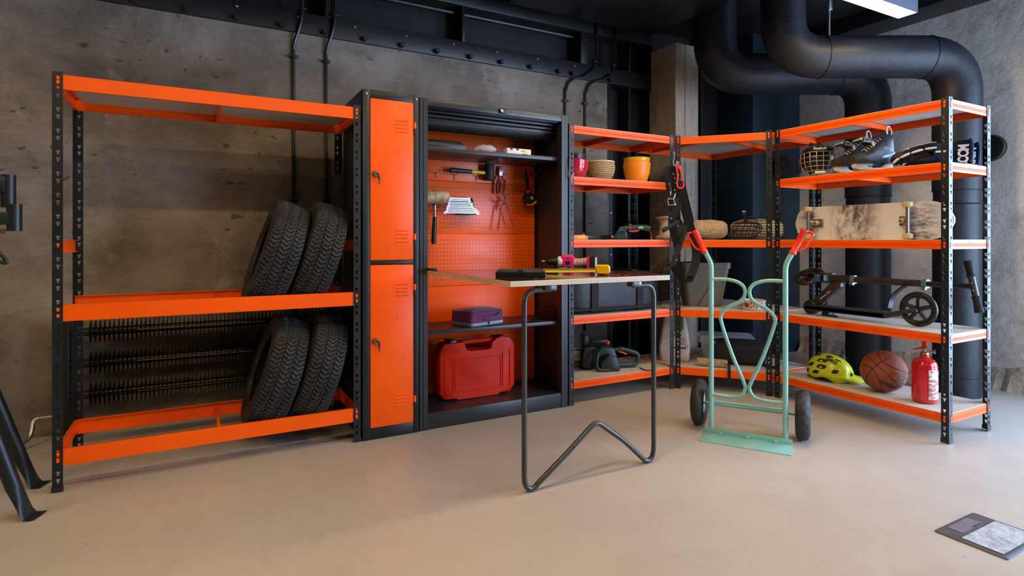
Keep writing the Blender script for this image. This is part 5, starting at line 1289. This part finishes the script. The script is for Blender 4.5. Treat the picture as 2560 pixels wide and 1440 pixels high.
# fold joint, neck, stem
j = SP(2030, 770); j.z = max(j.z, .0475); n1 = SP(2096, 716); st0 = SP(2020, 698); st1 = SP(2150, 698)
hz = SP(2140, 699).z
MB().lathe([(.040, -.030), (.046, -.026), (.046, .026), (.040, .030)], (j.x, 0, j.z), (0, 1, 0), 24).build('fold_joint', BLKPL, t, world=False)
MB().bx(j.x-.03, j.x+.045, -.03, .03, zd+.03, j.z).build('joint_block', BLKPL, t, world=False, bev=.006)
nv = (n1-j).normalized(); nrm = Vector((-nv.z, 0, nv.x))
nk = MB().prism([j+nv*.03+nrm*.022+Vector((0, -.022, 0)), j+nv*.03-nrm*.022+Vector((0, -.022, 0)), n1+Vector((.03, -.022, .0)), n1+Vector((.02, -.022, .03)), n1+Vector((-.03, -.022, .03))], (0, .044, 0)).build('neck', SCB, t, world=False, bev=.004)
mid = (j+n1)/2+nv*.01
Rn = Matrix.Translation(mid+Vector((0, -.0226, 0))) @ Matrix.Rotation(-math.atan2(nv.z, nv.x), 4, 'Y') @ TXZ
text('M', .022, WHITE, nk, Rn @ Matrix.Translation((.036, 0, 0)), shear=.2)
MB().xf(Matrix()).bx(-.035, .022, -.0022, .0022, 0, .0006, Rn).build('name_mark', WHITE, nk, world=False)
MB().lathe([(.006, 0), (.005, .0012)], mid+nv*.052+Vector((0, -.0222, 0)), (0, -1, 0), 12).build('red_dot', REDH, nk, world=False)
MB().lathe([(.006, 0), (.005, .0012)], mid+nv*.064+Vector((0, -.0222, 0)), (0, -1, 0), 12).build('blue_dot', NBL, nk, world=False)
MB().tube(smoothc([j+Vector((.05, -.01, .0)), j+Vector((.09, -.012, .02)), j+Vector((.115, -.012, .045)), j+Vector((.10, -.012, .055)), j+Vector((.07, -.01, .03))], 5), .005, 8).build('release_lever', GTUBE, t, world=False)
xh0 = SP(2088, 698).x; xh1 = SP(2320, 692).x; xh2 = SP(2434, 690).x
MB().cyl((xh0-.02, 0, hz), (SP(2122, 698).x, 0, hz), .024, n=20).build('head_tube', SCB, t, world=False)
MB().cyl((xh0, 0, hz), (xh1, 0, hz), .0195, n=20).build('lower_stem', SCB, t, world=False)
MB().cyl((xh1-.05, 0, hz), (xh2, 0, hz), .0145, n=18).build('upper_stem', BLACK, t, world=False)
for px in (2134, 2314):
    c = SP(px, 697); MB().lathe([(.026, -.012), (.027, 0), (.026, .012)], (c.x, 0, hz), (1, 0, 0), 18).box((c.x, -.020, hz-.026), (.022, .018, .016)).build('clamp', mat('teal_grey_alloy', (.22, .33, .34), .3, .6), t, world=False)
MB().lathe([(.024, -.012), (.027, 0), (.024, .010)], (SP(2122, 697).x, 0, hz), (1, 0, 0), 18).build('headset', BLKPL, t, world=False)
# front fork and wheel turned flat
fw = SP(2022, 696); fwc = Vector((fw.x, 0, hz)); tyrewheel(fwc, .0985, (0, -.50, .86), 'front_wheel')
for zz in (-.026, .026): MB().prism([(fw.x-.012, -.03, hz+zz-.005), (xh0-.03, -.035, hz+zz-.005), (xh0-.02, -.022, hz+zz-.005), (xh0-.02, .022, hz+zz-.005), (xh0-.03, .035, hz+zz-.005), (fw.x-.012, .012, hz+zz-.005)], (0, 0, .010)).build('fork_blade', SCB, t, world=False, bev=.002)
MB().lathe([(.034, -.008), (.036, 0), (.034, .008)], (xh0-.018, 0, hz), (1, 0, 0), 20).build('fork_crown', SCB, t, world=False)
mgf = [(fw.x+.0+.113*math.cos(a), 0, 0) for a in (0,)]
MB().ribbon([(fw.x+.112*math.cos(a), .112*math.sin(a), hz) for a in [-.7+1.4*k/8 for k in range(9)]], (0, 0, .045), .004).build('front_mudguard', BLKPL, t, world=False)
# handlebar, roughly upright
g0, g1 = SP(2417, 640), SP(2449, 748); hb = Vector((xh2, 0, hz)); dv = (g1-g0); dv.y = -.03; dv.normalize()
Lb = .135
MB().cyl(hb-dv*.06, hb+dv*.06, .0155, n=16).build('handlebar', SCB, t, world=False)
for s in (-1, 1):
    MB().tube([hb+dv*s*.052, hb+dv*s*.06, hb+dv*s*.066, hb+dv*s*.10, hb+dv*s*Lb, hb+dv*s*(Lb+.004)], [.019, .022, .0175, .0185, .022, .018], 16).build('foam_grip', mat('black_foam_grip', (.010, .010, .010), .85, bump=.4, bscale=300), t, world=False)
    MB().lathe([(.004, .0), (.003, .002)], hb+dv*s*.02+Vector((0, -.0155, 0)), (0, -1, 0), 8).build('screw', STEEL, t, world=False)

# ---- bicycle helmet
z = LV[4]; LIME = mat('neon_yellow_shell', (.60, .70, .012), .3, var=.04, coat=.3)
t = thing('cycle_helmet', 'neon yellow bicycle helmet with black vents on the bottom shelf', 'helmet', (3.60, 2.275, z+.0055), -PI/2+.10)
def hsh(v):
    return v
HX, HYr, HZ_ = .135, .105, .125
def hp(a, b):           # a: along (−1 rear .. 1 front), b: angle up from the room-side rim over the top
    r = math.sqrt(max(0, 1-a*a)); r = r**.75
    return Vector((HX*a, -HYr*r*math.cos(b), .032+HZ_*r*math.sin(b)*(1-.10*a)))
rings = []
NA_, NB_ = 28, 22
for i in range(NA_+1):
    a = -.985+1.97*i/NA_; low = .0-.03+.026*math.cos(a*5.2-.3)
    ring = []
    for q in range(NB_+1):
        p_ = hp(a, PI*q/NB_)
        if q in (0, NB_): p_.z = .026+low*.55
        ring.append(p_)
    rings.append(ring)
sh = MB(); flat = [p_ for r in rings for p_ in r]; n = NB_+1
sh.add(flat, [(i*n+q, i*n+q+1, (i+1)*n+q+1, (i+1)*n+q) for i in range(NA_) for q in range(NB_)]); 
hs = sh.build('shell', LIME, t, world=False, weld=True); sm = hs.modifiers.new('thickness', 'SOLIDIFY'); sm.thickness = .008; sm.offset = -1
MB().ell((0, 0, .040), (HX*.93, HYr*.9, .085), 24, 10, None, z0=-.42).build('foam_liner', INK, t, world=False)
vents = [(-.62, .52, .16, .12), (-.10, .80, .26, .11), (-.05, .45, .24, .12), (-.30, .13, .17, .10), (-.80, .12, .10, .14), (.55, .35, .13, .14), (-.45, 1.25, .16, .10), (.12, 1.22, .16, .09), (-.10, 2.2, .26, .12), (.5, 1.2, .12, .06)]
for a, b, la, lb in vents:
    poly = []
    for k in range(12):
        th = 2*PI*k/12; ca_, sa_ = math.cos(th), math.sin(th)
        ua = a+la*.9*math.copysign(abs(ca_)**.7, ca_)+.05*sa_; ub = b+lb*math.copysign(abs(sa_)**.7, sa_)
        p_ = hp(max(-.97, min(.97, ua)), ub); c0 = Vector((0, 0, .03)); poly.append(c0+(p_-c0)*1.012)
    cen = sum(poly, Vector())/len(poly); 
    mbv = MB().add(poly+[c_*.93+Vector((0, 0, .03))*.07 for c_ in poly], [tuple(range(12)), tuple(range(23, 11, -1))]+[(i, i+12, (i+1) % 12+12, (i+1) % 12) for i in range(12)])
    mbv.build('vent', INK, t, world=False)
MB().prism([(.10, -.085, .035), (.185, -.055, .012), (.20, 0, .010), (.185, .055, .012), (.10, .085, .035)], (-.012, 0, .010)).build('visor', LIME, t, world=False, bev=.003)
pt = hp(.30, .95)
text('GIRO', .030, INK, t, Matrix.Translation(hp(.30, .92)*1.012+Vector((0, -.001, .002))) @ Matrix.Rotation(.30, 4, 'Y') @ Matrix.Rotation(-.80, 4, 'X') @ TXZ, bold=.001)
MB().tube(smoothc([(-.10, -.085, .010), (.0, -.11, .004), (.06, -.10, .004)], 4), .004, 6).build('strap', WEB, t, world=False)

# ---- basketball
RB = .122
cb = Vector((3.585, 1.935, z+RB)); tocam = (Vector((0, 0, EYE))-cb).normalized()
rt = Vector((0, 0, 1)).cross(tocam).normalized(); upv = tocam.cross(rt)
nb = (tocam-rt*.28+upv*.28).normalized(); e1 = (rt*.72-upv*.70); e1 = (e1-nb*e1.dot(nb)).normalized(); e2 = nb.cross(e1)
t = thing('basketball', 'orange basketball with black seams on the bottom shelf', 'ball', cb-Vector((0, 0, RB)))
MB().ell(cb, (RB, RB, RB), 48, 28).build('ball', mat('pebbled_ball_leather', (.30, .062, .018), .5, var=.1, bump=.35, bscale=420), t)
def seam(fn): MB().tube([cb+fn(2*PI*k/72).normalized()*(RB-.0006) for k in range(72)], .0023, 6, True).build('seam', INK, t)
seam(lambda a: nb*math.cos(a)+e1*math.sin(a)); seam(lambda a: nb*math.cos(a)+e2*math.sin(a))
for s in (1, -1): seam(lambda a: nb*math.cos(a)+e1*math.sin(a)+e2*s*(.30+.62*math.sin(a)**2))
I = wmat(t).inverted()
def ontosphere(center, right, up):
    def f(v):
        d = (center*RB+right*v.x+up*v.y).normalized(); return I @ (cb+d*(RB+.0010+v.z))
    return f
wd = (tocam*.72+rt*.20-upv*.62).normalized(); wr = (-rt*.80+upv*.55); wr = (wr-wd*wr.dot(wd)).normalized()
text('Wilson', .042, INK, t, None, fn=ontosphere(wd, wr, wd.cross(wr)), bold=.0012)
wd = (tocam*.60+rt*.74-upv*.36).normalized(); wr = (-rt*.6+tocam*.7+upv*.25); wr = (wr-wd*wr.dot(wd)).normalized()
text('NCAA', .040, mat('silver_print', (.30, .28, .30), .4), t, None, fn=ontosphere(wd, -wr if False else wr*-1, wd.cross(wr*-1)), bold=.001)

# ---- fire extinguisher
xe, ye = 3.555, 1.70
REX = mat('extinguisher_red', (.58, .008, .012), .16, var=.03, coat=.5)
t = thing('fire_extinguisher', 'small red fire extinguisher standing beside the basketball', 'fire extinguisher', (xe, ye, z), facecam(xe, ye))
MB().lathe([(.045, 0), (.056, .006), (.061, .020), (.062, .028), (.0615, .20), (.058, .222), (.046, .238), (.028, .246), (.022, .252), (.022, .268)], n=40).build('cylinder', REX, t, world=False)
for zz in (.026, .206): MB().tube([(.0618*math.cos(a), .0618*math.sin(a), zz) for a in [2*PI*k/40 for k in range(40)]], .0012, 6, True).build('weld_ring', REX, t, world=False)
lab = MB(); n = 12
lab.loft([[Vector((r*math.sin(a), -r*math.cos(a), zz)) for r, zz in ((.0622, .028), (.0622, .190), (.0628, .190), (.0628, .028))] for a in [.30+1.15*i/n for i in range(n+1)]])
def labelmat():
    m, nt, p_, co = newmat('printed_label'); b_ = nt.nodes.new('ShaderNodeTexBrick'); nt.links.new(co, b_.inputs['Vector'])
    b_.inputs['Scale'].default_value = 30
    nt.links.new(mix(nt, (.70, .62, .60), (.45, .05, .05), ramp(nt, noise(nt, co, 90, 2, .5, (.3, .3, 1)), [(.48, 0.0), (.52, .8)])), p_.inputs['Base Color']); p_.inputs['Roughness'].default_value = .3
    return m
lab.build('label', labelmat(), t, world=False)
MB().lathe([(.020, .266), (.020, .278), (.012, .282), (.012, .30)], n=18).build('valve_collar', mat('brass', (.55, .42, .18), .3, 1.0), t, world=False)
MB().bx(-.008, .014, -.010, .010, .276, .300).cyl((.012, 0, .285), (.042, 0, .285), .007, n=12).lathe([(.012, 0), (.012, .008)], (.042, 0, .285), (1, 0, 0), 12).build('valve', STEEL, t, world=False)
MB().prism([(-.012, -.009, .300), (.016, -.009, .296), (.004, -.009, .345), (-.012, -.009, .35)], (0, .018, 0)).build('lever', RED, t, world=False, bev=.003)
MB().prism([(-.004, -.008, .312), (-.05, -.008, .292), (-.052, -.008, .286), (-.004, -.008, .300)], (0, .016, 0)).build('carry_handle', RED, t, world=False, bev=.002)
# ================================================================ hand truck
P0 = Vector((2.449, 2.257, 0)); wv = Vector((.55, -.835, 0)).normalized(); rzh = math.atan2(wv.y, wv.x)
t = thing('hand_truck', 'mint green hand truck with red grips and black pneumatic wheels', 'hand truck', P0, rzh)
WT = .425; TY = .012
# local x: across, local y: away from the camera
MB().bx(-.006, WT+.006, -.165, 0, 0, .004).bx(-.006, WT+.006, -.004, 0, 0, .030).build('toe_plate', MINT, t, world=False, bev=.001)
for x_ in (.08, .215, .35): MB().ell((x_, -.006, .008), (.010, .010, .006), 10, 6).build('weld', MINT, t, world=False)
def side(s):
    x_ = .028 if s < 0 else WT-.028
    return x_, fillet([(x_, TY, .012), (x_, TY, .93), (x_+s*.028, TY, .985), (x_+s*.028+s*.058, TY+.01, 1.105)], .09, 8)
for s in (-1, 1):
    x_, q = side(s); MB().tube(q, .0135, 16).build('upright_tube', MINT, t, world=False)
    g1_ = Vector((x_+s*.028+s*.062, TY+.011, 1.112)); g0_ = Vector((x_+s*.028+s*.004, TY, .988)); d = (g1_-g0_).normalized()
    gr = MB().tube([g0_, g0_+d*.006, g0_+d*.012, g1_-d*.012, g1_-d*.006, g1_], [.018, .0195, .0165, .0165, .0205, .0195], 18).build('grip', REDH, t, world=False)
    a_ = g1_-d*.006; b_ = g0_+d*.012; o_ = Vector((s*.046, -.004, 0))
    MB().tube(fillet([a_, a_+o_+Vector((0, 0, -.012)), b_+o_+Vector((0, 0, .012)), b_], .018, 5), .0062, 10).build('knuckle_guard', REDH, gr, world=False)
xl_, xr_ = .028, WT-.028; xc = WT/2
for s in (-1, 1):
    X = lambda f: (xl_+(xc-.0105-xl_)*f) if s < 0 else (xr_-(xr_-xc-.0105)*f)
    pts = [(X(0), .845), (X(.5), .845), (X(.86), .825), (X(1.0), .785), (X(.9), .735), (X(.55), .700), (X(.30), .655), (X(.32), .600), (X(.62), .44), (X(.95), .30), (X(1.0), .262), (X(.88), .225), (X(.6), .210), (X(0), .212)]
    MB().tube(smoothc([(a_, TY, b_) for a_, b_ in pts], 6), .0098, 14).build('bent_brace', MINT, t, world=False)
MB().cyl((xl_, TY+.03, .165), (xr_, TY+.03, .165), .0095, n=14).build('cross_tube', MINT, t, world=False)
RW = .132; AY = .115
for s in (-1, 1):
    x_ = xl_ if s < 0 else xr_
    MB().prism([(x_-.002, TY, .02), (x_-.002, TY+.02, .28), (x_-.002, AY+.01, RW+.02), (x_-.002, AY+.01, RW-.02)], (.004, 0, 0)).build('axle_plate', MINT, t, world=False)
    cx_ = -.052 if s < 0 else WT+.052
    rings = []
    NA_ = 96
    for k in range(NA_):
        th = 2*PI*k/NA_; ring = []
        for q in range(20):
            ph = 2*PI*q/20; tr = .036; rr = RW-.040+.040*math.cos(ph)*(1); xx = tr*math.sin(ph)
            if math.cos(ph) > .15: rr -= .0028*(1 if (int(k/2+q) % 3 == 0 or int(k/2-q) % 3 == 0) else 0)
            ring.append(Vector((cx_+xx, AY+rr*math.cos(th), RW+rr*math.sin(th))))
        rings.append(ring)
    w = MB().loft(rings, False, True).build('wheel', RUBBER, t, world=False, angle=25)
    MB().lathe([(.058, -.022), (.062, -.016), (.062, .016), (.058, .022), (.02, .024)], (cx_, AY, RW), (1, 0, 0), 24).build('rim', WHITE if False else mat('wheel_rim_paint', (.55, .55, .53), .4), w, world=False)
MB().cyl((-.09, AY, RW), (WT+.09, AY, RW), .009, n=12).build('axle', MINT, t, world=False)

# ================================================================ black stand at the left edge
t = thing('training_stand', 'black steel stand with flat-footed slanting legs and short bracket arms', 'stand', (-.80, 2.95, 0))
def leg(foot, top):
    f = Vector(foot); tp_ = Vector(top); d = (tp_-f).normalized(); k = f+d*.13
    MB().tube([k, tp_], .026, 16).build('leg', BLACK, t)
    # flattened, flared foot
    out = Vector((.10, -.015, 0)); sd = Vector((.35, .94, 0)).normalized()
    rings = []
    for q, (c, w_, h_) in enumerate(((k, .026, .026), (f+d*.08+Vector((.004, 0, 0)), .030, .018), (f+d*.03+Vector((.008, 0, 0)), .036, .008), (f+Vector((.012, 0, .006)), .040, .004), (f+Vector((.045, -.004, .004)), .040, .003))):
        nn = d.cross(sd).normalized() if q < 3 else Vector((0, 0, 1))
        if nn.z < 0: nn = -nn
        rings.append([c+sd*w_*math.cos(a)+nn*h_*math.sin(a) for a in [2*PI*i/16 for i in range(16)]])
    MB().loft(rings).build('foot', BLACK, t)
p1 = onZ(112, 1212, 0); p2 = onZ(98, 1290, 0)
leg((p1.x-.04, p1.y, 0), (-.86, 3.10, .78)); leg((p2.x-.04, p2.y, 0), (-.80, 2.80, .78))
MB().tube([(-.705, 2.80, .44), (-.73, 3.10, .42)], .012, 10).build('cross_bar', BLACK, t)
MB().bx(-.90, -.76, 2.76, 3.14, .76, .82).build('head_plate', BLACK, t, bev=.006)
MB().bx(-.87, -.81, 2.92, 2.98, .80, 1.34).build('upright', BLACK, t, bev=.004)
c1 = onY(21, 478, 2.95); c2 = onY(36, 544, 2.86)
MB().bx(-.84, c1.x-.005, 2.925, 2.975, c1.z-.005, c1.z+.055).build('arm', BLACK, t, bev=.004)
MB().cyl((c1.x, 2.95, c1.z-.065), (c1.x, 2.95, c1.z+.065), .024, n=20).build('sleeve', BLACK, t)
MB().bx(-.84, c2.x-.005, 2.84, 2.885, c2.z-.028, c2.z+.022).build('arm', BLACK, t, bev=.004)
MB().cyl((c2.x, 2.86, c2.z-.052), (c2.x, 2.86, c2.z+.052), .024, n=20).build('sleeve', BLACK, t)
a_ = onY(-20, 625, 2.85); b_ = onY(12, 652, 2.85); e_ = onY(-20, 650, 2.85)
MB().tube(smoothc([(-.82, 2.90, 1.0), tuple(a_), tuple(onY(4, 638, 2.85)), tuple(onY(16, 656, 2.85)), tuple(onY(6, 656, 2.85)), tuple(e_)], 6), .0065, 10).build('hook_handle', BLACK, t)

# ================================================================ floor box
fx0, fx1, fy0, fy1 = 2.343, 2.635, .872, 1.092
FBX = mat('dark_floor_box_plastic', (.075, .075, .095), .4, var=.15, scale=20)
t = thing('floor_socket_box', 'dark square floor socket box with inset lid', 'floor box', ((fx0+fx1)/2, (fy0+fy1)/2, 0))
cxm, cym = (fx0+fx1)/2, (fy0+fy1)/2; LW, LD = fx1-fx0, fy1-fy0
b = .022
MB().loft([[Vector((x_, y_, 0)) for x_, y_ in rrect(LW, LD, .010)], [Vector((x_, y_, .004)) for x_, y_ in rrect(LW-.004, LD-.004, .010)], [Vector((x_, y_, .0065)) for x_, y_ in rrect(LW-.022, LD-.022, .008)]]).build('frame', FBX, t, world=False)
sp = LD/2-.075
MB().bx(-LW/2+.016, LW/2-.016, -LD/2+.016, sp, .0055, .0072).build('gap', INK, t, world=False, smooth=False)
MB().bx(-LW/2+.020, LW/2-.020, -LD/2+.020, sp-.004, .006, .0082).build('carpet_inlay', mat('pale_blue_grey_inlay', (.40, .45, .50), .35, var=.25, scale=35, bump=.5, bscale=60), t, world=False)
fl = MB().loft([[Vector((x_-.01, y_+LD/2-.040, zz)) for x_, y_ in rrect(.15, .046, .008)] for zz in (.006, .0082)]).build('cable_flap', mat('grey_flap', (.16, .15, .17), .4), t, world=False)
MB().bx(.0, .055, LD/2-.064, LD/2-.059, .0078, .0088).build('finger_slot', INK, fl, world=False, smooth=False)
